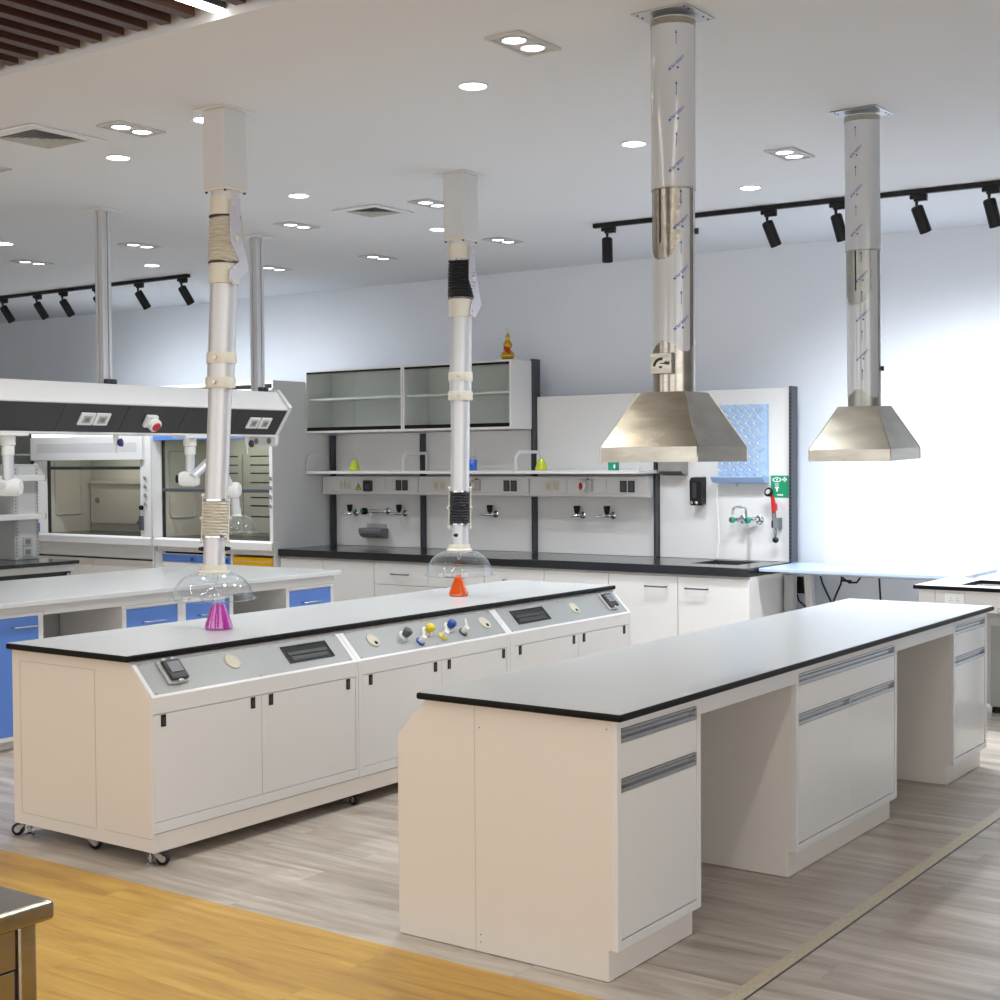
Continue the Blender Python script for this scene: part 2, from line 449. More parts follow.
def head(tilt):
    t = thing('track_spotlight', '', 'spotlight', (0, 0, 0), None, True)
    b = MB().box(-.06, .045, -.016, .016, -.026, 0); b.box(-.035, .045, -.014, .014, -.042, -.026)
    build(b, 'adapter', M['blackp'], t, bevel=.002)
    build(MB().cyl((-.02, 0, -.042), (-.02, 0, -.075), .011, .007, 12), 'stem', M['blackp'], t, smooth=True)
    mtx = Matrix.Translation((-.02, 0, -.075)) @ Matrix.Rotation(tilt[0], 4, 'X') @ Matrix.Rotation(tilt[1], 4, 'Y')
    br = build(MB(mtx).lathe([(.012, .008), (.03, .004), (.0375, -.006), (.0375, -.165), (.032, -.168), (.031, -.15)], n=24, cap=False), 'barrel', M['blackp'], t, smooth=True)
    build(MB(mtx).lathe([(.031, -.15), (.031, -.153)], n=20), 'lens', M['lampb'], br)
    return t, mtx
TW = [(.36, -.24), (.30, -.16), (.05, .02), (.52, -.20)]
protos = [head(w) for w in TW]
used = [False] * 4
HD = [(-5.105, 8.543, 2, 'straight hanging black spot at the free end of the long track'),
      (-3.931, 8.606, 0, 'black track spot hanging between the two hood ducts'),
      (-3.47, 8.63, 1, 'black track spot just left of the farther hood duct'),
      (-2.96, 8.657, 0, 'black track spot first to the right of the farther hood duct'),
      (-2.528, 8.68, 1, 'black track spot cut by the picture edge on the long track'),
      (-1.75, 8.72, 0, 'added black track spot out of view, next past the picture edge on the long track'),  # unseen head, added to spread the light along the wall
      (-12.069, 8.6, 3, 'black track spot at the picture edge on the short track'),
      (-11.542, 8.6, 3, 'second black track spot from the picture edge on the short track'),
      (-11.153, 8.6, 3, 'black track spot just left of the nearer aluminium column'),
      (-10.665, 8.6, 3, 'black track spot mostly hidden behind the nearer aluminium column'),
      (-10.086, 8.6, 3, 'black track spot just right of the nearer aluminium column'),
      (-9.516, 8.6, 3, 'black track spot at the free end of the short track')]
for x, y, k, lab in HD:
    pr, mtx = protos[k]
    loc = (x - (.022 if x > -6 else -.01), y, CZ - .033)
    if not used[k]:
        used[k] = True; pr.location = loc; pr['label'] = lab; pr['group'] = 'black track spotlights'; t = pr
    else: t = dup(pr, loc, lab)
    p = Vector(loc) + mtx @ Vector((0, 0, -.16)); q = Vector(loc) + mtx @ Vector((0, 0, -1.2))
    right = x > -6
    lamp('track_light', 'SPOT', p, 122 if right else 42, (.88, .94, 1), .03, q, angle=140, blend=1)

# ------------------------------------------------------------------ worktop helper: laminate face with a dark core
def worktop(name, lab, x0, x1, y0, y1, z, th, core, face, bev=.008):
    t = thing(name, lab, 'worktop', ((x0 + x1) / 2, (y0 + y1) / 2, z - th))
    build(MB().box(x0, x1, y0, y1, z - th, z - .0012), 'core', core, t, bevel=bev, segs=3, label='black core showing as a rounded edge' if core is M['black'] else None)
    build(MB().box(x0 + .006, x1 - .006, y0 + .006, y1 - .006, z - .0011, z), 'laminate', face, t)
    return t

# ------------------------------------------------------------------ the island with aluminium pulls (front of the picture)
def island():
    x0, x1, y0, y1 = -3.125, -2.247, 3.775, 7.57
    zt = .824
    def cab(ya, yb, lab, n):
        t = thing('island_cabinet', lab, 'cabinet', ((x0 + x1) / 2, (ya + yb) / 2, 0), 'white island cabinets with aluminium pulls')
        def profile(xf): return [(x0, .002), (x1 - .034, .002), (x1 - .034, .102), (x1, .102), (x1, zt), (-3.0, zt), (x0, .688)]
        b = MB().prism([(x0, .002), (x1 - .034, .002), (x1 - .034, .102), (x1 - .02, .102), (x1 - .02, zt), (-3.0, zt), (x0, .688)], 'Y', ya, yb)
        body = build(b, 'carcass', M['cream'], t, bevel=.0015)
        xf0 = x1 - .0199
        b = MB(); f = .024
        b.box(xf0, x1, ya, ya + f, .102, zt); b.box(xf0, x1, yb - f, yb, .102, zt)
        b.box(xf0, x1, ya + f, yb - f, .102, .132); b.box(xf0, x1, ya + f, yb - f, .797, zt)
        build(b, 'face_frame', M['white'], t, bevel=.001)
        ya2, yb2 = ya + f + .002, yb - f - .002
        def front(nm, a, c, za, zb, pa, pb):
            d = build(MB().box(xf0, x1 - .003, a, c, za, zb), nm, M['gloss'], t, bevel=.0015)
            h = MB()
            h.box(xf0, x1 - .002, a, c, pb - .007, pb); h.box(xf0, x1 - .002, a, c, pa, pa + .012)
            h.box(xf0, x1 - .002, a, a + .004, pa + .012, pb - .007); h.box(xf0, x1 - .002, c - .004, c, pa + .012, pb - .007)
            h.box(xf0, x1 - .016, a + .004, c - .004, pa + .012, pb - .007)
            hh = build(h, 'pull_channel', M['silver'], d, bevel=.0008, label='recessed brushed aluminium pull channel')
            build(MB().box(x1 - .0159, x1 - .013, a + .006, c - .006, pa + .026, pb - .012), 'channel_lip', M['midgrey'], d)
        front('drawer', ya2, yb2, .639, .749, .751, .794)
        m = (ya2 + yb2) / 2
        if n == 2:
            front('door', ya2, m - .001, .135, .593, .595, .637); front('door', m + .001, yb2, .135, .593, .595, .637)
        else: front('door', ya2, yb2, .135, .593, .595, .637)
        if n == 0 or True:
            pass
        return t
    t = cab(3.775, 4.331, 'white island cabinet with one drawer and one door, nearest the honey floor', 1)
    s = build(MB().box(-2.796, -2.7935, 3.7742, 3.7758, .01, .822), 'panel_seam', M['seam'], t)
    b = MB()
    for p in ((-2.285, .795), (-2.775, .06), (-2.775, .015 + .02), (-2.775, .75)): b.cyl((p[0], 3.7755, p[1]), (p[0], 3.7742, p[1]), .0028, n=8)
    build_each(b, 'screw', M['midgrey'], t)
    cab(5.125, 6.23, 'wide white island cabinet with two doors in the middle of the island', 2)
    cab(7.026, 7.57, 'white island cabinet at the far end, toward the pale blue desk', 1)
    for ya, yb, w in ((4.332, 5.124, 'nearer'), (6.231, 7.025, 'farther')):
        t = thing('knee_space_apron', f'white apron rail bridging the {w} knee space of the island', 'apron', (x1, (ya + yb) / 2, .762))
        build(MB().box(x1 - .02, x1 - .001, ya, yb, .762, zt - .001), 'front_rail', M['white'], t, bevel=.001)
        build(MB().box(-3.03, -3.012, ya, yb, .01, zt - .001), 'back_panel', M['cream'], t)
    worktop('island_worktop', 'grey laminate worktop with black edge on the white island', -3.02, -2.216, 3.745, 7.6, .85, .0245, M['black'], M['greytop'])
island()

# ------------------------------------------------------------------ the castered service bench
SU = Vector((-.135, 0, .137)).normalized(); SN = Vector((.137, 0, .135)).normalized(); SO = Vector((-4.445, 0, .685))
SLEN = math.hypot(.135, .137)
def smat(y, s, h=0.0):
    """frame on the sloped face: x along the bench, y up the slope, z out of it"""
    o = SO + SU * (s * SLEN) + SN * h; o.y = y
    return Matrix(((0, SU.x, SN.x, o.x), (1, 0, 0, o.y), (0, SU.z, SN.z, o.z), (0, 0, 0, 1)))
def bench():
    x0, x1, y0, y1 = -5.357, -4.445, 3.83, 7.645
    t = thing('service_bench', 'long white service bench on casters with sloped grey tap panels', 'bench', ((x0 + x1) / 2, (y0 + y1) / 2, 0))
    xt = -4.58
    b = MB().prism([(x0, .056), (x1 - .001, .056), (x1 - .001, .134), (x1 - .018, .134), (x1 - .018, .678), (x1 - .018 - .001, .685), (xt - .014, .8215), (x0, .8215)], 'Y', y0 + .001, y1 - .001)
    build(b, 'carcass', M['cream'], t, bevel=.002)
    # end panel lines
    b = MB()
    b.box(-5.30, -4.80, y0 - .0012, y0 + .001, .772, .7745); b.box(-5.30, -4.80, y0 - .0012, y0 + .001, .107, .1095); b.box(-4.745, x1 - .004, y0 - .0012, y0 + .001, .111, .1135)
    b.box(-4.801, -4.799, y0 - .001, y0 + .001, .112, .772); b.box(-5.301, -5.299, y0 - .001, y0 + .001, .112, .772)
    build(b, 'end_panel_seam', M['seam'], t)
    # three bays
    bays = [(3.83, 5.083, 3.836, 4.445, 5.063), (5.083, 6.337, 5.121, 5.73, 6.305), (6.337, 7.645, 6.382, 7.038, 7.612)]
    for ya, yb, da, dm, db in bays:
        fr = MB()
        fr.box(x1 - .0179, x1, ya + .001, da - .0015, .134, .684); fr.box(x1 - .0179, x1, db + .0015, yb - .001, .134, .684)
        fr.box(x1 - .0179, x1, da - .0015, db + .0015, .134, .178); fr.box(x1 - .0179, x1, da - .0015, db + .0015, .6175, .684)
        f = build(fr, 'face_frame', M['white'], t, bevel=.001)
        build(MB().box(x1 - .0009, x1 + .0004, ya + .002, yb - .002, .1325, .1345), 'plinth_seam', M['midgrey'], f)
        for a, c in ((da, dm - .0015), (dm + .0015, db)):
            d = build(MB().box(x1 - .0179, x1 - .0015, a, c, .18, .6155), 'door', M['white'], t, bevel=.0015)
            ks = ((a + .052, 1), (c - .052, 1)) if a == da else ((a + .062, 1), (c - .05, 1))
            if (a == dm + .0015): ks = ((a + .055, 1), (c - .052, 1)) if c > 7.5 or c < 5.2 else ((a + .06, 1), (c - .03, 1))
            for ky, _ in ks:
                l = build(MB().box(x1 - .0016, x1 + .0015, ky - .013, ky + .013, .563, .612), 'latch', M['blackp'], d, bevel=.001)
                build(MB().box(x1 + .0015, x1 + .003, ky - .007, ky + .007, .57, .600), 'latch_tab', M['charcoal'], d)
        # sloped surround and insert
        mt = smat(ya, 0)
        w = yb - ya
        b = MB(smat(ya, 0, -.012)); e = .022 if ya < 4 else .03
        S = SLEN
        b.box(.001, e, 0, S, 0, .012); b.box(w - .024, w - .001, 0, S, 0, .012); b.box(e, w - .024, 0, S * .07, 0, .012); b.box(e, w - .024, S * .91, S * .985, 0, .012)
        build(b, 'sloped_frame', M['white'], t, bevel=.001)
        b = MB(smat(ya, 0, -.006)); b.box(e + .001, w - .025, S * .072, S * .908, 0, .004)
        ins = build(b, 'sloped_panel', M['insert'], t, bevel=.0006, label='sloped grey panel holding sockets and taps')
        b = MB(smat(ya, 0, -.002))
        for u in (e + .015, w * .5, w - .04):
            for v in (.1, .88): b.lathe([(.004, 0), (.004, .0015)], (u, S * v, 0), 8)
        build_each(b, 'screw', M['midgrey'], ins)
    def socket(y, s):
        b = MB(smat(y, s, -.002)); b.box(-.055, .052, -.062, .058, 0, .012)
        o = build(b, 'socket', M['fixture'], t, bevel=.004, label='pale socket with dark clear flap cover')
        b = MB(smat(y, s, .010)); b.box(-.042, .05, -.052, .048, 0, .016)
        build(b, 'flap', M['charcoal'], o, bevel=.005)
        b = MB(smat(y, s, .0262)); b.box(-.028, .038, -.02, .034, 0, .003)
        build(b, 'flap_window', M['midgrey'], o, bevel=.001)
        b = MB(smat(y, s, .010)); b.box(-.034, -.014, .048, .06, 0, .012); b.box(.014, .034, .048, .06, 0, .012); b.box(-.01, .014, -.064, -.052, 0, .012)
        build_each(b, 'hinge', M['fixture'], o, bevel=.002)
    def grommet(y, s, hole=True):
        b = MB(smat(y, s, -.002)); b.lathe([(.041, 0), (.041, .003), (.038, .006), (.034, .006), (.033, .0045), (.001, .0045)], n=32)
        o = build(b, 'cable_grommet', M['beigecap'], t, smooth=True, label='round beige cable grommet')
        if hole:
            b = MB(smat(y, s, .0028)); b.lathe([(.011, 0), (.011, .001)], (.006, -.018, 0), 12)
            build(b, 'cable_hole', M['dark'], o)
    def pull(ya, yb):
        c = (ya + yb) / 2; w = (yb - ya) / 2
        b = MB(smat(c, .53, -.002))
        h = .048
        b.box(-w, w, h - .008, h, 0, .004); b.box(-w, w, -h, -h + .008, 0, .004); b.box(-w, -w + .008, -h + .008, h - .008, 0, .004); b.box(w - .008, w, -h + .008, h - .008, 0, .004)
        o = build(b, 'recessed_outlet', M['blackp'], t, bevel=.0015, label='black recessed outlet trough')
        b = MB(smat(c, .53, -.0019)); b.box(-w + .0085, w - .0085, -h + .0085, h - .0085, 0, .001)
        build(b, 'trough', M['dark'], o)
        b = MB(smat(c, .53, -.0008)); b.box(-w + .02, w - .02, -.008, .012, 0, .003); b.box(-w + .03, w - .03, -.036, -.012, 0, .002)
        build(b, 'trough_flap', M['charcoal'], o, bevel=.001)
    socket(4.005, .58); grommet(4.352, .61, False); pull(4.665, 4.965)
    grommet(5.28, .55, True); grommet(6.2, .53); pull(6.478, 6.806); grommet(7.1, .53); socket(7.49, .56)
    for y, s, m, nm in ((5.512, .58, 'dgp', 'grey'), (5.70, .60, 'yellowp', 'yellow'), (5.885, .62, 'bluep', 'blue')):
        b = MB(smat(y, s - .06, -.002)); b.lathe([(.031, 0), (.031, .006), (.026, .01), (.02, .01)], n=24)
        o = build(b, 'water_valve', M['whiteplastic'], t, smooth=True, label=f'{nm} hand wheel valve on white collar')
        b = MB(smat(y, s - .06, .0085)); b.lathe([(.012, 0), (.02, .003), (.024, .014), (.026, .03), (.02, .04), (.008, .043)], n=7)
        build(b, 'hand_wheel', M[m], o, bevel=.002)
        if nm == 'blue':
            b = MB(smat(y, s - .06, .0518)); b.lathe([(.006, 0), (.006, .001)], (.006, .004, 0), 10); build(b, 'index_dot', M['teal'], o)
    for y, s, m, nm in ((5.60, .27, 'bluep', 'blue'), (5.795, .32, 'yellowp', 'yellow'), (5.972, .34, 'dgp', 'dark grey')):
        b = MB(smat(y, s, -.002)); b.lathe([(.026, 0), (.026, .004), (.024, .006), (.014, .006)], n=24)
        o = build(b, 'gas_nozzle', M[m], t, smooth=True, label=f'white outlet nozzle on {nm} ring')
        b = MB(smat(y, s, .004)); b.lathe([(.015, 0), (.0155, .03), (.014, .036), (.005, .038)], n=20)
        b.tube([(.0, .004, .032), (.003, .018, .04), (.008, .036, .048), (.011, .046, .052)], .006, 10, radii=[.009, .007, .0055, .004])
        build(b, 'spout', M['whiteplastic'], o, smooth=True)
    # casters and levelling feet
    def caster(x, y, foot=True, turn=0):
        o = build(MB().box(x - .02, x + .02, y - .018, y + .018, .05, .0555), 'caster', M['silver'], t)
        mt = Matrix.Translation((x, y, 0)) @ Matrix.Rotation(turn, 4, 'Z')
        b = MB(mt)
        for s in (-.019, .019):
            b.prism([(-.012, .049), (.022, .049), (.034, .025), (.03, .017), (.018, .017)], 'Y', s - .002, s + .002)
        build_each(b, 'fork', M['silver'], o)
        b = MB(mt); b.lathe([(.008, -.0155), (.02, -.0155), (.0265, -.011), (.0265, .011), (.02, .0155), (.008, .0155)], (.024, 0, .0275), 24, axis=(0, 1, 0))
        build(b, 'wheel', M['blackp'], o, smooth=True)
        b = MB(mt); b.lathe([(.0135, -.0165), (.0135, .0165)], (.024, 0, .0275), 16, axis=(0, 1, 0))
        build(b, 'hub', M['grey'], o)
        if foot:
            b = MB(mt); b.lathe([(.021, .001), (.021, .006), (.012, .012), (.007, .014), (.007, .03), (.012, .03), (.012, .036), (.006, .036), (.006, .055)], (-.028, 0, 0), 16)
            build(b, 'levelling_foot', M['silver'], o, smooth=True)
    for (x, y, f, a) in ((-4.468, 3.866, True, R(35)), (-5.322, 3.852, True, R(215)), (-4.895, 3.872, False, R(35)), (-4.5, 7.57, True, 0), (-5.29, 7.57, True, PI), (-4.5, 5.08, True, 0), (-5.29, 5.08, True, PI), (-4.5, 6.34, True, 0), (-5.29, 6.34, True, PI)):
        caster(x, y, f, a)
    worktop('bench_worktop', 'grey laminate worktop with black edge on the castered bench', -5.36, -4.562, 3.80, 7.66, .85, .0275, M['black'], M['greytop'])
bench()

# ------------------------------------------------------------------ glassware
def flask(lab, name, x, y, z, r, h, liquid, level, glassm=None, group=None):
    t = thing(name, lab, 'flask', (x, y, z), group)
    rn = r * .30; c = (x, y, z + .001)
    prof = [(r * .92, 0), (r, .004), (r, r * .25), (rn, h * .74), (rn, h * .94), (rn * 1.2, h * .97), (rn * 1.15, h)]
    build(MB().lathe(prof, c, 28, cap=False), 'glass', M['dome'], t, smooth=True)
    rl = r + (rn - r) * ((level * h - r * .25) / (h * .74 - r * .25))
    build(MB().lathe([(r * .9, .002), (r * .975, .006), (r * .975, r * .25), (rl * .97, level * h)], c, 28), 'liquid', M[liquid], t, smooth=True)
    return t
flask('conical flask of purple liquid under the nearer clear dome', 'erlenmeyer_flask', -4.945, 4.668, .8502, .066, .205, 'purple', .56)
flask('conical flask of orange liquid under the farther clear dome', 'erlenmeyer_flask', -4.968, 6.566, .8502, .058, .165, 'orange', .74)

# ------------------------------------------------------------------ fume extraction arms
def arm(lab, cx, ya, yb, hose, hm, dome_r, p):
    """p: heights of box end, collar, hose ends, rings and dome; the arm leans from y=ya at the ceiling to y=yb at the dome"""
    zt, zb = CZ, p['rim']
    def Y(z): return ya + (yb - ya) * min(1, max(0, (2.9 - z) / (2.9 - zb)))
    def at(z): return (cx + p['dx'] * min(1, max(0, (2.46 - z) / (2.46 - zb))), Y(z), z)
    t = thing('extraction_arm', lab, 'extraction arm', (cx, ya, CZ - .001))
    s = .0715
    build(MB().box(cx - .1, cx + .1, ya - .1, ya + .1, CZ - .006, CZ - .0015), 'ceiling_plate', M['white'], t)
    bx = build(MB().box(cx - s, cx + s, ya - s, ya + s, p['box'], CZ - .006), 'mounting_box', M['boxgrey'], t, bevel=.003)
    build(MB().box(cx - s - .002, cx + s + .002, ya - s - .002, ya + s + .002, p['box'] - .012, p['box'] - .0003), 'box_rim', M['crm'], bx, bevel=.002)
    b = MB()
    for sx in (-1, 1):
        for sy in (-1, 1): b.cyl((cx + sx * .062, ya + sy * .062, p['box'] - .02), (cx + sx * .062, ya + sy * .062, p['box'] - .012), .006, n=8)
    build_each(b, 'screw', M['charcoal'], bx)
    def seg(z0, z1, r, nm, m, par=t, n=32, lb=None): return build(MB().cyl(at(z0), at(z1), r, n=n), nm, m, par, smooth=True, label=lb)
    seg(p['box'] - .012, p['c0'], .066, 'neck', M['alutube'])
    seg(p['c0'], p['h0'], .070, 'upper_collar', M['crm'])
    # ribbed hose at the shoulder, bulging where the arm bends
    def hose_part(z0, z1, r, nm, bulge):
        n = 12; pts = []; rad = []
        for i in range(n * 4 + 1):
            f = i / (n * 4); z = z0 + (z1 - z0) * f
            pts.append(Vector(at(z)) + Vector((0, 1, 0)) * (bulge * math.sin(PI * f))); rad.append(r * (1 + .075 * math.cos(i * PI / 2)) + .008 * math.sin(PI * f) * (1 if bulge else 0))
        hb = MB().tube(pts, r, 28, radii=rad); rr2 = random.Random(11)
        for vx in hb.bm.verts:
            vx.co.z += rr2.uniform(-.0035, .0035)
        return build(hb, nm, M[hose], t, smooth=True, label=f'{hm} ribbed hose sleeve')
    h1 = hose_part(p['h0'], p['h1'], .072, 'shoulder_hose', 0.012)
    for z in (p['h0'] - .006, p['h1'] + .002):
        build(MB().lathe([(.071, 0), (.0745, 0), (.0745, .008), (.071, .008)], at(z), 32, cap=False), 'hose_clamp', M['chrome'] if hose == 'blackhose' else M['charcoal'], h1)
    seg(p['h1'], p['t0'], .070, 'lower_collar', M['crm'])
    # bent bracket plate that bridges the shoulder
    br = build(MB().prism([(y + p['by'], z) for y, z in p['bracket']], 'X', cx + .074, cx + .082), 'shoulder_bracket', M['lav'], t, bevel=.001)
    b = MB()
    for y, z, r in p['pins']: b.cyl((cx + .082, y + p['by'], z), (cx + .088, y + p['by'], z), r, n=12)
    build_each(b, 'pivot_pin', M['crm'], br, smooth=True)
    seg(p['t0'], p['r2'], .0635, 'upper_tube', M['alutube'])
    for z in (p['r1'], p['r2']):
        k = build(MB().lathe([(.064, -.024), (.068, -.026), (.0705, -.02), (.0705, .02), (.068, .026), (.064, .024)], at(z), 32, cap=False), 'tube_clamp', M['crm'], t, smooth=True)
        build(MB().cyl(Vector(at(z)) + Vector((.03, -.064, 0)), Vector(at(z)) + Vector((.034, -.076, 0)), .008, n=10), 'clamp_screw', M['alu'], k)
    seg(p['r2'] - .02, p['j0'], .0545, 'lower_tube', M['alutube'])
    j = hose_part(p['j0'], p['j1'], .0575, 'elbow_hose', 0)
    for z in (p['j0'] - .004, p['j1'] - .002):
        build(MB().lathe([(.056, 0), (.0605, 0), (.0605, .009), (.056, .009)], at(z), 32, cap=False), 'hose_clamp', M['chrome'], j)
    b = MB()
    for sgn in (-1, 1):
        d = Vector((.815, .58, 0)) * (.060 * sgn)
        for zz in (p['j0'] + .02, p['j1'] - .02): b.cyl(Vector(at(zz)) + d * .8, Vector(at(zz)) + d * 1.15, .009, n=10)
        b.tube([Vector(at(p['j0'] + .03)) + d, Vector(at(p['j1'] - .03)) + d], .006, 8)
        m = (p['j0'] + p['j1']) / 2
        b.cyl(Vector(at(m)) + d, Vector(at(m)) + d * 1.22, .008, n=10)
    build_each(b, 'elbow_stay', M['crm'], j, smooth=True)
    seg(p['j1'], p['cap'] - .005, .051, 'end_tube', M['alutube'])
    b = MB()
    for sgn in (-1, 1):
        d = Vector((.815, .58, 0)) * (.05 * sgn)
        if p['knob'] == 'side': b.cyl(Vector(at(p['kz'])) + d, Vector(at(p['kz'])) + d * 1.5, .012, .007, 10)
    if p['knob'] == 'front': b.cyl(Vector(at(p['kz'])) + Vector((.012, -.046, 0)), Vector(at(p['kz'])) + Vector((.016, -.066, 0)), .012, .009, 10)
    build_each(b, 'damper_knob', M['blackp'], t, smooth=True)
    build(MB().lathe([(.056, .034), (.06, .036), (.062, .03), (.064, .012), (.074, .004), (.074, -.002), (.05, -.002)], at(p['cap'] - .03), 32, cap=False), 'hood_collar', M['crm'], t, smooth=True)
    z0 = p['cap'] - .032; hgt = z0 - p['rim']; prof = []
    for i in range(15):
        a = i / 14 * PI / 2
        prof.append((.062 + (dome_r - .018 - .062) * math.sin(a), z0 - hgt * (1 - math.cos(a))))
    prof += [(dome_r - .004, p['rim'] - .004), (dome_r, p['rim'] - .003), (dome_r, p['rim'])]
    c = at(p['rim'])
    build(MB().lathe([(r, z - p['rim']) for r, z in prof], c, 56, cap=False), 'clear_dome', M['dome'], t, smooth=True, label='clear acrylic dome hood')
    # a brand mark and the catch loop inside the dome
    build(MB().tube([(cx - .018 + .036 * i / 8, c[1] - .02, z0 - .005 - .045 * math.sin(PI * i / 8)) for i in range(9)], .002, 6), 'catch_loop', M['alu'], t)
    return t
PA = dict(box=2.911, c0=2.868, h0=2.785, h1=2.56, t0=2.466, r1=2.121, r2=2.006, j0=1.456, j1=1.282, cap=1.146, rim=.993, kz=1.226, knob='side', by=0, dx=-.042,
          bracket=[(4.692, 2.854), (4.756, 2.863), (4.755, 2.765), (4.76, 2.691), (4.803, 2.556), (4.796, 2.527), (4.711, 2.456), (4.68, 2.474), (4.681, 2.525), (4.713, 2.546), (4.745, 2.569), (4.692, 2.665)],
          pins=[(4.727, 2.674, .012), (4.705, 2.833, .008), (4.72, 2.79, .007), (4.706, 2.536, .007), (4.70, 2.48, .007)])
arm('nearer fume extraction arm with ivory ribbed hoses over the purple flask', -4.941, 4.74, 4.668, 'ivoryhose', 'ivory', .205, PA)
PB = dict(box=2.905, c0=2.874, h0=2.785, h1=2.56, t0=2.458, r1=2.116, r2=2.006, j0=1.455, j1=1.265, cap=1.146, rim=.975, kz=1.205, knob='front', by=0, dx=-.012,
          bracket=[(6.563, 2.859), (6.611, 2.865), (6.619, 2.728), (6.666, 2.56), (6.675, 2.532), (6.616, 2.453), (6.558, 2.471), (6.578, 2.541), (6.608, 2.567), (6.56, 2.667)],
          pins=[(6.595, 2.676, .012), (6.585, 2.83, .008), (6.585, 2.49, .007)])
arm('farther fume extraction arm with black ribbed hoses over the orange flask', -4.95, 6.59, 6.566, 'blackhose', 'black', .208, PB)

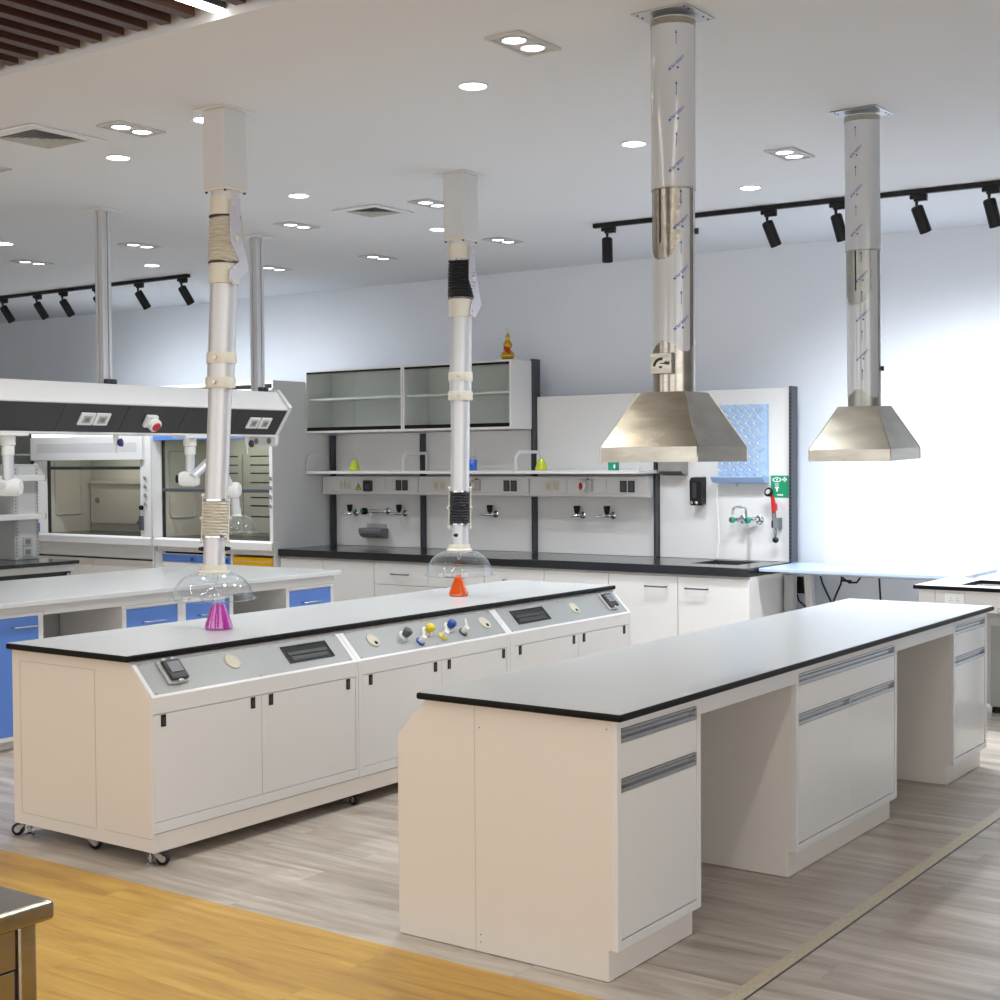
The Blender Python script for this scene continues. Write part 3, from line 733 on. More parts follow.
# ------------------------------------------------------------------ stainless canopy hoods
def canopy(lab, cx, cy, gauge, seed, z):
    rnd = random.Random(seed); CZ = 3.3206; SC = .976
    t = thing('canopy_hood', lab, 'extraction hood', (cx, cy, CZ - .001))
    t.location = (cx * SC, cy * SC, 3.279); t.scale = (SC, SC, SC); t.rotation_euler = (z['tilt'], 0, 0)
    h, k = .2055, .0965
    zl, z1, z2 = 1.622, 1.678, 1.886
    b = MB()
    R0 = [b.v((cx + sx * h, cy + sy * h, zl)) for sx, sy in ((-1, -1), (1, -1), (1, 1), (-1, 1))]
    R1 = [b.v((cx + sx * h, cy + sy * h, z1)) for sx, sy in ((-1, -1), (1, -1), (1, 1), (-1, 1))]
    R2 = [b.v((cx + sx * k, cy + sy * k, z2)) for sx, sy in ((-1, -1), (1, -1), (1, 1), (-1, 1))]
    b.skin([R0, R1, R2], False)
    b.f(R2)
    o = build(b, 'canopy', M['steel'], t)
    sm = o.modifiers.new('thick', 'SOLIDIFY'); sm.thickness = .003; sm.offset = 0
    # welded corner seams
    b = MB()
    for sx, sy in ((-1, -1), (1, -1), (1, 1), (-1, 1)):
        b.tube([(cx + sx * (h + .0005), cy + sy * (h + .0005), zl + .002), (cx + sx * (h + .0005), cy + sy * (h + .0005), z1), (cx + sx * (k + .0005), cy + sy * (k + .0005), z2)], .0028, 6)
    build_each(b, 'weld_seam', M['steel'], o, smooth=True)
    build(MB().cyl((cx, cy, z2 - .004), (cx, cy, z['sl'] + .03), .080, n=48), 'inner_duct', M['steel' if gauge else 'steeldull'], t, smooth=True)
    d2 = build(MB().cyl((cx, cy, z['sl']), (cx, cy, CZ - .02), .0845, n=48), 'outer_duct', M['film'], t, smooth=True, label='outer duct still wrapped in printed protective film')
    build(MB().lathe([(.0843, -.001), (.0862, 0), (.0862, .004), (.0843, .005)], (cx, cy, z['sl']), 48, cap=False), 'duct_rim', M['steeldull'], d2, smooth=True)
    build(MB().lathe([(.084, 0), (.0865, .002), (.0865, .024), (.084, .026)], (cx, cy, CZ - .05), 48, cap=False), 'top_sleeve', M['steel'], t, smooth=True)
    fl = build(MB().box(cx - .118, cx + .118, cy - .118, cy + .118, CZ - .006, CZ - .0015), 'ceiling_flange', M['alu'], t, bevel=.002)
    b = MB()
    for sx in (-1, 1):
        for sy in (-1, 1): b.cyl((cx + sx * .098, cy + sy * .098, CZ - .009), (cx + sx * .098, cy + sy * .098, CZ - .006), .004, n=8); b.cyl((cx + sx * .098, cy + sy * .06, CZ - .009), (cx + sx * .098, cy + sy * .06, CZ - .006), .004, n=8)
    build_each(b, 'bolt', M['charcoal'], fl)
    # film left on the inner duct, torn away in a tongue shape at the front
    n, rows = 160, 90; zb, zt_ = z['fb'], z['sl'] - .001
    c0 = R(-97); b = MB(); rad = .0812
    vv = {}
    def V(i, j):
        key = (i % n, j)
        if key not in vv:
            a = 2 * PI * i / n; vv[key] = b.v((cx + rad * math.cos(a), cy + rad * math.sin(a), zb + (zt_ - zb) * j / rows))
        return vv[key]
    for i in range(n):
        a = 2 * PI * (i + .5) / n; da = (a - c0 + PI) % (2 * PI) - PI
        for j in range(rows):
            zz = zb + (zt_ - zb) * (j + .5) / rows
            hw = R(54) if zz > z['pt'] else R(54) * math.sqrt(max(0, 1 - ((z['pt'] - zz) / .1) ** 2))
            hw += R(2.5 * math.sin(zz * 90) + 1.5 * math.sin(zz * 230 + 1)) * (zz < z['sl'] - .02)
            bare = (abs(da) < hw and zz > z['pt'] - .1) or zz < zb + .02 + .02 * math.sin(a * 3) or (R(84) < da < R(100))
            if not bare: b.f([V(i, j), V(i + 1, j), V(i + 1, j + 1), V(i, j + 1)])
    fm = build(b, 'protective_film', M['film'], t, smooth=True, label='torn printed protective film on the lower duct')
    # damper slit
    b = MB(); a = z['sa']
    for i in range(2):
        pass
    mt = Matrix.Translation((cx, cy, 0)) @ Matrix.Rotation(a, 4, 'Z')
    b = MB(mt); b.box(.0795, .0806, -.0035, .0035, z['s0'], z['sl'] - .002)
    build(b, 'damper_slit', M['dark'], t)
    # blue print: arrows and slanting words on the film
    def prints(nm, par, r, a0, z0, z1, step):
        zz = z1
        def cy_(u, v, zc): return (cx + r * math.cos(a0 + u / r), cy + r * math.sin(a0 + u / r), zc + v)
        while zz - .1 > z0:
            zc = zz - .03; b = MB()
            b.quad(cy_(-.0012, -.026, zc), cy_(.0012, -.026, zc), cy_(.0012, .016, zc), cy_(-.0012, .016, zc))
            vs = [b.v(cy_(-.0045, .015, zc)), b.v(cy_(.0045, .015, zc)), b.v(cy_(0, .028, zc))]; b.f(vs)
            build(b, 'printed_arrow', M['ink'], par); b = MB()
            zc = zz - .125; ang = R(222); ca, sa = math.cos(ang), math.sin(ang)
            if zc - .05 > z0:
                add_text(b, 'LASER-FILM', .0155, lambda x, y: cy_(x * ca - y * sa, x * sa + y * ca, zc))
                b.f([b.v(cy_(.006 + .0045 * math.cos(q * PI / 4), -.018 + .005 * math.sin(q * PI / 4), zc)) for q in range(8)])
                build(b, 'printed_lettering', M['ink'], par)
            zz -= step
    va = math.atan2(-cy, -cx)
    prints('blue_print', d2, .0851, va + z['pa'], z['sl'] + .01, CZ - .075, .19)
    prints('blue_print', fm, .0816, va + z['pa2'], zb + .02, z['sl'] - .005, .19)
    if gauge:
        g = build(MB().box(cx - .046, cx + .046, cy - .107, cy - .076, 1.955, 2.034), 'damper_plate', M['steel'], t, bevel=.002)
        b = MB(); y = cy - .1071; pts = []
        n_ = 14; ro, ri = .034, .024; zc = 1.982
        A = [(cx + .002 + ro * math.cos(PI * .98 - i / n_ * PI * .55), zc + ro * math.sin(PI * .98 - i / n_ * PI * .55)) for i in range(n_ + 1)]
        B_ = [(cx + .002 + ri * math.cos(PI * .98 - i / n_ * PI * .55), zc + ri * math.sin(PI * .98 - i / n_ * PI * .55)) for i in range(n_ + 1)]
        b.prism(A + B_[::-1], 'Y', y - .0008, y)
        build(b, 'indicator_slot', M['dark'], g)
        b = MB(); b.cyl((cx + .028, y, 1.994), (cx + .028, y - .012, 1.994), .006, n=10); b.cyl((cx + .0, y, 1.98), (cx, y - .006, 1.98), .004, n=8); b.box(cx + .002, cx + .028, y - .004, y - .002, 1.991, 1.995)
        build_each(b, 'damper_lever', M['charcoal'], g)
    b = MB()
    ax = va + R(82); p = Vector((cx + .081 * math.cos(ax), cy + .081 * math.sin(ax), z['kz'])); q = p + Vector((math.cos(ax), math.sin(ax), 0)) * .014
    b.cyl(p, q, z['kr'], n=8); build(b, 'side_latch', M['charcoal'], t)
    return t
canopy('nearer stainless canopy hood with a damper plate on its duct', -2.626, 4.85, True, 3, dict(sl=2.657, fb=2.04, pt=2.49, s0=2.452, sa=R(-101), pa=R(8), pa2=R(20), kz=2.5, kr=.012, tilt=0))
canopy('farther stainless canopy hood hanging before the bright bare wall', -2.612, 6.745, False, 5, dict(sl=2.646, fb=1.93, pt=2.48, s0=2.45, sa=R(-96), pa=R(-22), pa2=R(-6), kz=2.07, kr=.012, tilt=.026))

# ------------------------------------------------------------------ blue fronted bench
def blue_bench():
    x0, x1, y0, y1 = -8.2, -6.92, 3.95, 7.655
    groups = 'blue fronted cabinets of the middle bench'
    def cab(ya, yb, lab, fr, zt=.7565):
        t = thing('blue_cabinet', lab, 'cabinet', ((x0 + x1) / 2, (ya + yb) / 2, 0), groups)
        b = MB().prism([(-7.52, .002), (x1 - .06, .002), (x1 - .06, .06), (x1 - .016, .06), (x1 - .016, zt), (-7.52, zt)], 'Y', ya, yb)
        build(b, 'carcass', M['white'], t)
        f = .032; b = MB()
        b.box(x1 - .0159, x1, ya, ya + f, .06, zt); b.box(x1 - .0159, x1, yb - f, yb, .06, zt); b.box(x1 - .0159, x1, ya + f, yb - f, .06, .085); b.box(x1 - .0159, x1, ya + f, yb - f, zt - .018, zt)
        build(b, 'face_frame', M['white'], t, bevel=.001)
        for nm, za, zb in fr:
            za = max(za, .087); zb = min(zb, zt - .0195)
            d = build(MB().box(x1 - .0159, x1 - .002, ya + f + .001, yb - f - .001, za, zb), nm, M['blue'], t, bevel=.0015)
            c = (ya + yb) / 2; w = min(.085, (yb - ya) * .24); hz = (za + zb) / 2 if nm == 'drawer' else zb - .055
            if nm == 'door': c = yb - f - .105; w = .072
            b = MB().tube([(x1 - .003, c - w, hz), (x1 + .024, c - w, hz), (x1 + .028, c - w + .004, hz), (x1 + .028, c + w - .004, hz), (x1 + .024, c + w, hz), (x1 - .003, c + w, hz)], .0055, 8)
            build(b, 'handle', M['silver'], d, smooth=True)
    cab(4.45, 5.163, 'tall blue doored cabinet half hidden at the picture edge', (('door', .085, .757),), .777)
    cab(5.737, 6.215, 'blue drawer cabinet beside the wide knee space, left of the purple flask', (('drawer', .56, .73), ('drawer', .33, .55), ('drawer', .09, .32)))
    cab(6.217, 6.665, 'blue drawer cabinet seen behind the purple flask', (('drawer', .56, .73), ('drawer', .33, .55), ('drawer', .09, .32)))
    cab(7.165, 7.655, 'blue drawer cabinet at the far end of the middle bench', (('drawer', .56, .73), ('drawer', .33, .55), ('drawer', .09, .32)))
    t = thing('bench_understructure', 'white apron and back panels under the blue cabinet bench top', 'bench base', (-7.5, (y0 + y1) / 2, 0))
    build(MB().prism([(y0, .779), (5.166, .779), (5.166, .758), (y1, .758), (y1, .8195), (y0, .8195)], 'X', -7.0, x1), 'apron', M['white'], t, bevel=.001)
    build(MB().box(x1 - .07, x1 - .02, y0, 4.44, .002, .778), 'end_leg', M['white'], t)
    b = MB(); build(MB().box(-7.56, -7.535, y0, y1, .002, .8195), 'back_panel', M['grey'], t)
    build(MB().box(-8.18, -8.15, y0, y1, .002, .8195), 'rear_panel', M['white'], t)
    for ya in (5.45, 6.66 + .2): build(MB().box(-7.534, -7.5305, ya, ya + .004, .01, .778), 'panel_joint', M['midgrey'], t)
    worktop('blue_bench_worktop', 'pale grey worktop with grey edge on the blue fronted bench', -8.24, -6.87, y0 - .02, 7.68, .85, .03, M['greytop'], M['greytop'], .003)
blue_bench()

# ------------------------------------------------------------------ overhead service boom on aluminium columns
def boom():
    y0, y1 = 3.6, 7.625; cx = -7.6
    t = thing('service_boom', 'overhead white and charcoal service boom above the blue fronted bench', 'service boom', (cx, (y0 + y1) / 2, 1.82))
    b = MB().prism([(cx - .165, 2.148), (cx + .165, 2.148), (cx + .275, 2.02), (cx + .272, 2.008), (cx - .272, 2.008), (cx - .275, 2.02)], 'Y', y0, y1)
    build(b, 'upper_housing', M['white'], t, bevel=.004)
    cuts = [3.6, 4.53, 5.12, 5.665, 6.165, 6.67, 7.15, 7.625]
    for a, c in zip(cuts, cuts[1:]):
        b = MB().prism([(cx + .27, 2.007), (cx + .142, 1.834), (cx - .142, 1.834), (cx - .27, 2.007)], 'Y', a + .0015, c - .0015)
        build(b, 'fascia_panel', M['charcoal'], t, bevel=.001, label='charcoal sloped fascia panel')
    build(MB().box(cx - .142, cx + .142, y0, y1, 1.82, 1.8335), 'underside', M['white'], t)
    b = MB().prism([(cx - .17, 2.165), (cx + .17, 2.165), (cx + .296, 2.03), (cx + .15, 1.832), (cx + .15, 1.77), (cx + .13, 1.75), (cx - .13, 1.75), (cx - .15, 1.77), (cx - .15, 1.832), (cx - .296, 2.03)], 'Y', y1, y1 + .03)
    ec = build(b, 'end_plate', M['white'], t, bevel=.006)
    # face frame for fittings on the slope
    U = Vector((.128, 0, .173)).normalized(); Nn = Vector((.173, 0, -.128)).normalized()
    def fm(y, s, h=0.0):
        o = Vector((cx + .142, y, 1.834)) + U * s + Nn * h
        return Matrix(((0, U.x, Nn.x, o.x), (1, 0, 0, o.y), (0, U.z, Nn.z, o.z), (0, 0, 0, 1)))
    for y in (5.865, 5.985, 7.335, 7.45):
        w = .056 if y < 6.5 else .052
        b = MB(fm(y, .105)); b.box(-w, w, -.046, .046, 0, .012)
        o = build(b, 'socket', M['whiteplastic'], t, bevel=.003, label='white power socket')
        b = MB(fm(y, .105, .012)); b.box(-w * .55, w * .55, -.028, .028, 0, .004); build(b, 'socket_face', M['grey'], o, bevel=.001)
        b = MB(fm(y, .105, .016)); b.box(-w * .3, w * .3, -.015, .015, 0, .001); build(b, 'socket_pins', M['midgrey'], o)
    b = MB(fm(6.385, .105)); b.box(-.05, .04, -.045, .045, 0, .03)
    o = build(b, 'power_connector', M['whiteplastic'], t, bevel=.006, label='white industrial connector with red lid')
    b = MB(fm(6.40, .095, .03)); b.lathe([(.045, -.01), (.045, .03), (.035, .036)], n=20); build(b, 'connector_collar', M['whiteplastic'], o, smooth=True)
    b = MB(fm(6.40, .095, .0665)); b.lathe([(.032, 0), (.03, .006), (.008, .008)], n=20); build(b, 'red_lid', M['red'], o, smooth=True)
    for y, m in ((6.185, 'navy'), (7.38, 'charcoal')):
        b = MB().lathe([(.018, 0), (.016, -.03), (.009, -.075), (.006, -.1), (.004, -.125)], (cx + .1, y, 1.8195), 14)
        o = build(b, 'drop_outlet', M['whiteplastic'], t, smooth=True, label='white drop outlet with coloured valve')
        b = MB().lathe([(.01, 0), (.026, .012), (.028, .03), (.016, .036)], (cx + .108, y + .008, 1.765), 8, axis=(.8, .35, .1)); build(b, 'valve_knob', M[m], o)
        if m == 'navy':
            b = MB().lathe([(.007, 0), (.007, .003)], (cx + .139, y + .021, 1.768), 8, axis=(.8, .35, .1)); build(b, 'knob_dot', M['teal'], o)
    b = MB()
    b.cyl((cx - .05, y1 - .001, 1.79), (cx - .05, y1 - .004, 1.79), .022, n=14); b.cyl((cx + .08, y1 - .001, 1.79), (cx + .08, y1 - .004, 1.79), .022, n=14)
    build_each(b, 'plate_hole', M['midgrey'], ec)
    for y, lab in ((6.105, 'nearer aluminium profile column carrying the service boom'), (7.5, 'farther aluminium profile column, close to the end plate of the boom')):
        x = -7.505
        t2 = thing('support_post', lab, 'ceiling column', (x, y, 2.149), 'aluminium columns of the service boom')
        build(MB().box(x - .10, x + .10, y - .10, y + .10, CZ - .008, CZ - .0015), 'ceiling_plate', M['white'], t2)
        b = MB()
        w = .05
        for sx in (-1, 1):
            for sy in (-1, 1): b.box(x + sx * .025 - .0115, x + sx * .025 + .0115, y + sy * .025 - .0115, y + sy * .025 + .0115, 2.151, CZ - .009)
        b.box(x - .009, x + .009, y - .031, y + .031, 2.151, CZ - .009); b.box(x - .031, x + .031, y - .009, y + .009, 2.151, CZ - .009)
        build(b, 'extruded_profile', M['aluprofile'], t2, bevel=.002)
        build(MB().box(x - .022, x + .022, y - .022, y + .022, 2.1515, CZ - .0095), 'profile_groove', M['darkgrey'], t2)
        b = MB()
        for s in (-1, 1): b.box(x + .038, x + .07, y + s * .022 - .02, y + s * .022 + .02, 2.1495, 2.18); b.box(x + s * .022 - .02, x + s * .022 + .02, y + .038, y + .07, 2.1495, 2.18)
        build_each(b, 'foot_bracket', M['charcoal'], t2, bevel=.006)
boom()

def snorkel(lab, base, pts, joints, dome=None):
    t = thing('snorkel_arm', lab, 'extraction arm', base, 'white snorkel arms under the service boom')
    x, y, z = base
    build(MB().box(x - .07, x + .07, y - .1, y + .1, z - .016, z), 'mount_plate', M['whiteplastic'], t, bevel=.003)
    build(MB().lathe([(.045, -.017), (.045, -.07), (.038, -.076), (.038, -.13)], base, 24), 'socket_collar', M['whiteplastic'], t, smooth=True)
    for a, c, r in pts: build(MB().cyl(a, c, r, n=20), 'arm_tube', M['alutube'], t, smooth=True)
    for jn in joints:
        c, d, r, l = jn
        c = Vector(c); d = Vector(d).normalized()
        k = build(MB().lathe([(r * .35, -l), (r * .8, -l * .96), (r, -l * .6), (r, l * .6), (r * .8, l * .96), (r * .35, l)], c, 24, axis=d), 'elbow_joint', M['whiteplastic'], t, smooth=True)
        b = MB(); b.cyl(c - d * l, c - d * (l + .02), r * .55, n=16)
        build_each(b, 'joint_knob', M['blackp'], k, smooth=True)
    if dome:
        c, r, h = dome
        build(MB().lathe([(.03, h + .05), (.032, h), (.045, h - .008)], c, 20), 'dome_collar', M['whiteplastic'], t, smooth=True)
        build(MB().lathe([(.04 + (r - .052) * math.sin(i / 10 * PI / 2), h * math.cos(i / 10 * PI / 2)) for i in range(11)] + [(r, -.006), (r, -.002)], c, 36, cap=False), 'clear_dome', M['dome'], t, smooth=True)
X7 = -7.5
snorkel('white snorkel arm with a bent elbow and clear dome behind the nearer fume arm', (X7, 6.83, 1.8195),
        [((X7, 6.83, 1.72), (X7, 6.828, 1.55), .032), ((X7 + .05, 6.80, 1.53), (X7 + .02, 7.06, 1.69), .032), ((X7 + .0, 7.08, 1.70), (X7 - .0, 7.215, 1.46), .022), ((X7, 7.245, 1.44), (X7, 7.264, 1.265), .032)],
        [((X7, 6.82, 1.52), (.815, .58, 0), .052, .07), ((X7 + .01, 7.07, 1.70), (.815, .58, 0), .045, .05), ((X7, 7.238, 1.435), (.9, .43, 0), .056, .05)],
        ((X7, 7.268, 1.128), .155, .125))
snorkel('white snorkel arm cut by the picture edge, hanging beside the grey pillar', (X7, 5.36, 1.8195),
        [((X7, 5.36, 1.72), (X7, 5.356, 1.52), .034), ((X7, 5.33, 1.50), (X7, 4.85, 1.66), .032)],
        [((X7, 5.365, 1.49), (.815, .58, 0), .056, .075)])

# ------------------------------------------------------------------ black topped bench with its grey service pillar
def black_bench():
    x0, x1, y0, y1 = -10.55, -9.46, 3.6, 7.42
    t = thing('black_top_bench', 'white bench with open front under the black top beside the fume hoods', 'bench', ((x0 + x1) / 2, (y0 + y1) / 2, 0))
    build(MB().box(x0 + .03, x1 - .03, y0, y1 - .03, .765, .8195), 'apron', M['white'], t, bevel=.001)
    build(MB().box(x1 - .09, x1 - .04, y0, y1 - .06, .70, .7645), 'under_rail', M['charcoal'], t)
    for y in (y1 - .1, 6.55, 5.4, 4.2):
        build(MB().box(x1 - .09, x1 - .035, y - .025, y + .025, .001, .6995), 'leg', M['grey'], t, bevel=.006)
        build(MB().box(x0 + .035, x0 + .09, y - .025, y + .025, .001, .6995), 'leg', M['grey'], t, bevel=.006)
        build(MB().cyl((x1 - .032, y, .732), (x1 - .012, y, .732), .022, n=14), 'rail_knuckle', M['silver'], t)
    build(MB().box(x1 - .085, x1 - .036, 5.2, 6.8, .655, .699), 'cable_tray', M['beige'], t)
    solid(MB().box(x0, x1, y0 - .02, y1, .8205, .85), 'black_worktop', M['blackr'], 'black worktop of the bench in front of the fume hoods', 'worktop', ((x0 + x1) / 2, (y0 + y1) / 2, .8205), bevel=.008)
    px, py = -10.0, 7.24
    t = thing('service_pillar', 'grey service pillar with sockets and shelves standing on the black bench', 'service pillar', (px, py, .851))
    build(MB().box(px - .11, px + .11, py - .12, py + .11, .851, 1.63), 'column', M['grey'], t, bevel=.004)
    build(MB().box(px + .1101, px + .113, py - .085, py + .075, .87, 1.61), 'cover_strip', M['fixture'], t, bevel=.001)
    for z in (1.0, .915):
        s = build(MB().box(px + .1131, px + .122, py - .05, py + .04, z - .036, z + .036), 'socket', M['grey'], t, bevel=.003)
        build(MB().box(px + .1221, px + .125, py - .028, py + .018, z - .02, z + .02), 'socket_face', M['midgrey'], s)
    b = MB()
    for i in range(26):
        for dy in (-.108, .098): b.box(px + .1098, px + .1112, py + dy - .004, py + dy + .004, .88 + i * .028, .89 + i * .028)
    build(b, 'slot', M['charcoal'], t)
    for z, w in ((1.515, .16), (1.20, .14)):
        s = build(MB().box(px + .02, px + .15, py - 1.9, py + .15, z - .022, z + .022), 'shelf', M['white'], t, bevel=.002)
        build(MB().box(px + .02, px + .15, py + .1501, py + .156, z - .024, z + .024), 'shelf_cap', M['midgrey'], s)
black_bench()

# ------------------------------------------------------------------ glass fronted cabinet at the picture edge
def glass_cabinet():
    x0, x1, y0, y1 = -13.7, -12.64, 9.35, 10.1
    t = thing('glass_cabinet', 'tall glass fronted cabinet at the picture edge beside the fume hood', 'cabinet', ((x0 + x1) / 2, (y0 + y1) / 2, 0))
    b = MB().box(x0, x0 + .03, y0, y1, .001, 2.1); b.box(x1 - .03, x1, y0, y1, .001, 2.1); b.box(x0 + .03, x1 - .03, y1 - .03, y1, .001, 2.1)
    b.box(x0 + .03, x1 - .03, y0, y1 - .03, 2.07, 2.1); b.box(x0 + .03, x1 - .03, y0, y1 - .03, .001, .1)
    build(b, 'carcass', M['white'], t)
    for z in (.55, .95, 1.35, 1.72): build(MB().box(x0 + .031, x1 - .031, y0 + .03, y1 - .031, z, z + .02), 'shelf', M['white'], t)
    build(MB().box(x0 + .032, x1 - .032, y0 - .012, y0 - .006, .1, 2.07), 'glass_pane', M['glassgreen'], t)
    build(MB().box(x1 - .0295, x1 - .002, y0 - .03, y0 - .002, .05, 2.1), 'frame_strip', M['charcoal'], t)
    build(MB().box(x0 + .4, x0 + .43, y0 - .03, y0 - .013, .1, 2.07), 'door_stile', M['darkgrey'], t)
glass_cabinet()

# ------------------------------------------------------------------ fume hoods
def fume_hood(lab, x0, x1, jl, open_x, jr, header, sash_z, second):
    y0, y1 = 9.25, 10.14
    t = thing('fume_hood', lab, 'fume hood', ((x0 + x1) / 2, (y0 + y1) / 2, 0))
    a, c = open_x
    ztop = 2.37
    # shell
    b = MB().box(x0 + .002, x0 + .03, y0 + .06, y1, .90, ztop); b.box(x0 + .03, x1 - .02, y1 - .03, y1, .9, ztop); b.box(x0 + .03, x1 - .02, y0 + .06, y1 - .03, ztop - .03, ztop)
    build(b, 'outer_shell', M['white'], t)
    build(MB().box(x1 - .02, x1 - .001, y0 + .02, y1, .003, ztop), 'side_panel', M['panelgrey'], t, bevel=.002, label='plain grey side panel')
    # liner: left side, back, right side, ceiling
    yb = 9.9
    b = MB().box(a - .035, a - .02, y0 + .09, yb, .918, 2.0); b.box(a - .02, c + .02, yb, yb + .015, .918, 2.0); b.box(c + .02, c + .035, y0 + .09, yb, .918, 2.0); b.box(a - .02, c + .02, y0 + .09, yb, 2.0, 2.015)
    ln = build(b, 'liner', M['beige'], t, label='beige inner liner')
    # rounded viewing panel on the liner side
    def rr(y0_, y1_, z0_, z1_, r, n=5):
        p = []
        for (cy, cz, a0) in ((y1_ - r, z1_ - r, 0), (y0_ + r, z1_ - r, 90), (y0_ + r, z0_ + r, 180), (y1_ - r, z0_ + r, 270)):
            for i in range(n + 1):
                q = R(a0 + 90 * i / n); p.append((a - .017, cy + r * math.cos(q), cz + r * math.sin(q)))
        return p
    w = rr(9.43, 9.76, 1.1, 1.75, .04); w.append(w[0])
    build(MB().tube(w, .010, 8, cap=False), 'viewing_panel_trim', M['grey'], ln, smooth=True)
    if not second:
        build(MB().prism([(a - .0, 1.42), (c - .0, 1.42), (c, 1.115), (c - .65, 1.115), (c - .76, 1.0), (a, 1.0)], 'Y', yb - .035, yb - .02), 'baffle', M['beige'], ln, bevel=.002)
        build(MB().box(a, c, yb - .06, yb - .02, 1.42, 1.45), 'baffle_lip', M['beige'], ln)
        build(MB().cyl((a + .12, yb - .036, 1.24), (a + .12, yb - .05, 1.24), .03, n=16), 'service_knob', M['midgrey'], ln)
    else:
        build(MB().box(-10.4, -10.12, yb - .02, yb - .008, .95, 1.72), 'baffle', M['beige'], ln)
        build(MB().box(-10.0, c - .02, yb - .02, yb - .008, .95, 1.95), 'baffle', M['beige'], ln)
        b = MB()
        for z in (1.685, 1.60, 1.52, 1.43, 1.285, 1.205, 1.10):
            b.box(-10.0, c - .04, yb - .0215, yb - .0195, z, z + .012); b.box(-10.36, -10.17, yb - .0215, yb - .0195, z, z + .012)
        build(b, 'baffle_slot', M['dark'], ln)
    build(MB().box(a - .018, c + .018, y0 + .09, yb - .001, .904, .918), 'work_surface', M['blackr'], t)
    # posts
    b = MB().prism([(jl[0], y0), (jl[1], y0 + .08), (jl[1], y0 + .11), (jl[0], y0 + .11)], 'Z', .917, 1.66 if not second else 1.88)
    pl = build(b, 'post', M['white'], t, bevel=.003)
    b = MB().prism([(jr[0], y0 + .03), (jr[1], y0), (jr[1], y0 + .11), (jr[0], y0 + .11)], 'Z', .917, 1.9)
    p2 = build(b, 'post', M['white'], t, bevel=.003)
    for s, q in ((1, a - .022), (-1, c + .022)): build(MB().box(q - .012, q + .012, y0 + .09, y0 + .12, .918, 1.95), 'sash_guide', M['charcoal'], t)
    bx = jr[1] - .03 if second else jr[0] + .10
    for z in (1.488, 1.405, 1.32, 1.236): build(MB().lathe([(.02, 0), (.02, .006), (.015, .009)], (bx, y0 - .0005 + .006, z), 14, axis=(0, -1, 0)), 'button', M['alu'], p2, smooth=True)
    if not second:
        build(MB().box(jr[0] + .012, jr[0] + .06, y0 - .004, y0 + .016, .98, 1.12), 'control_pad', M['darkgrey'], p2, bevel=.002)
        build(MB().box(jl[0] + .03, jl[0] + .055, y0 - .006, y0 + .018, .93, 1.02), 'control_pad', M['bluep'], pl, bevel=.002)
        for xx, pp in ((jr[0] + .04, p2),): build(MB().lathe([(.026, 0), (.022, .02)], (xx, y0 + .012, 1.2), 14, axis=(0, -1, 0)), 'port', M['blackp'], pp)
    # header with a perforated band
    if header:
        h = build(MB().box(x0 + .012, jr[0] + .07, y0 - .004, y0 + .03, 1.665, 1.903), 'header', M['white'], t, bevel=.003)
        b = MB(); nx, nz = 62, 9
        for i in range(nx):
            for j in range(nz):
                xx = jl[0] + .06 + (jr[0] - jl[0] - .06) * (i + (j % 2) * .5) / nx; zz = 1.745 + j * .0105
                b.lathe([(.0042, 0), (.0042, .0008)], (xx, y0 - .0042, zz), 6, axis=(0, -1, 0))
        build(b, 'perforation', M['midgrey'], h)
        build(MB().box(x0 + .03, jr[0] + .05, y0 + .05, y0 + .09, 1.905, 2.1), 'upper_casing', M['white'], t)
        build(MB().box(x0 + .02, jr[0] + .05, y0 + .01, y0 + .04, 1.905, 1.94), 'glow_strip', M['tube'], t, bevel=.004, label='glowing strip over the header')  # strip with a glow of its own makes the bright band above the header
    else:
        build(MB().box(jl[1] - .02, jr[0] + .02, y0 + .0, y0 + .04, 1.85, 1.89), 'header', M['blue'], t, bevel=.002, label='blue header rail')
        build(MB().box(jl[0], jr[1], y0 + .01, y0 + .05, 1.892, 2.3), 'upper_casing', M['white'], t)
    s = build(MB().box(a - .012, c + .012, y0 + .08, y0 + .115, sash_z, sash_z + .032), 'sash_bar', M['darkgrey'], t, bevel=.004)
    build(MB().box(a - .008, c + .008, y0 + .096, y0 + .1, sash_z + .0325, min(sash_z + .62, 1.99)), 'sash_glass', M['glass'], s)
    # airfoil sill and base
    build(MB().prism([(y0 - .015, .832), (y0 + .1, .832), (y0 + .1, .903), (y0 + .07, .915), (y0, .915), (y0 - .015, .9)], 'X', jl[0] - .02 if not second else x0 + .03, jr[1] - .002), 'airfoil_sill', M['white'], t, bevel=.004)
    if not second:
        build(MB().box(x0 + .01, x1 - .022, y0 + .035, y1, .70, .83), 'apron', M['white'], t, bevel=.002)
        build(MB().box(x0 + .01, x1 - .022, y0 + .06, y1, .09, .698), 'base_body', M['white'], t)
        n = 2
        for i in range(2):
            w = (x1 - x0 - .06) / 2; xa = x0 + .02 + i * w
            build(MB().box(xa + .002, xa + w - .002, y0 + .042, y0 + .0595, .1, .68), 'door', M['cream'], t, bevel=.002)
        build(MB().box(x0 + .01, x1 - .022, y0 + .04, y0 + .06, .682, .692), 'shadow_gap', M['charcoal'], t)
    else:
        build(MB().box(x0 + .03, x1 - .022, y0 + .035, y1 - .04, .785, .83), 'apron', M['white'], t, bevel=.002)
        build(MB().box(x0 + .002, x0 + .1, y0 + .03, y1 - .04, .003, .784), 'base_post', M['white'], t, bevel=.002)
        build(MB().box(-9.666, -9.632, y0 + .03, y1 - .04, .003, .784), 'base_post', M['white'], t, bevel=.002)
        build(MB().box(x0 + .101, -9.667, y0 + .08, y1 - .04, .05, .784), 'base_body', M['dark'], t)
    return t
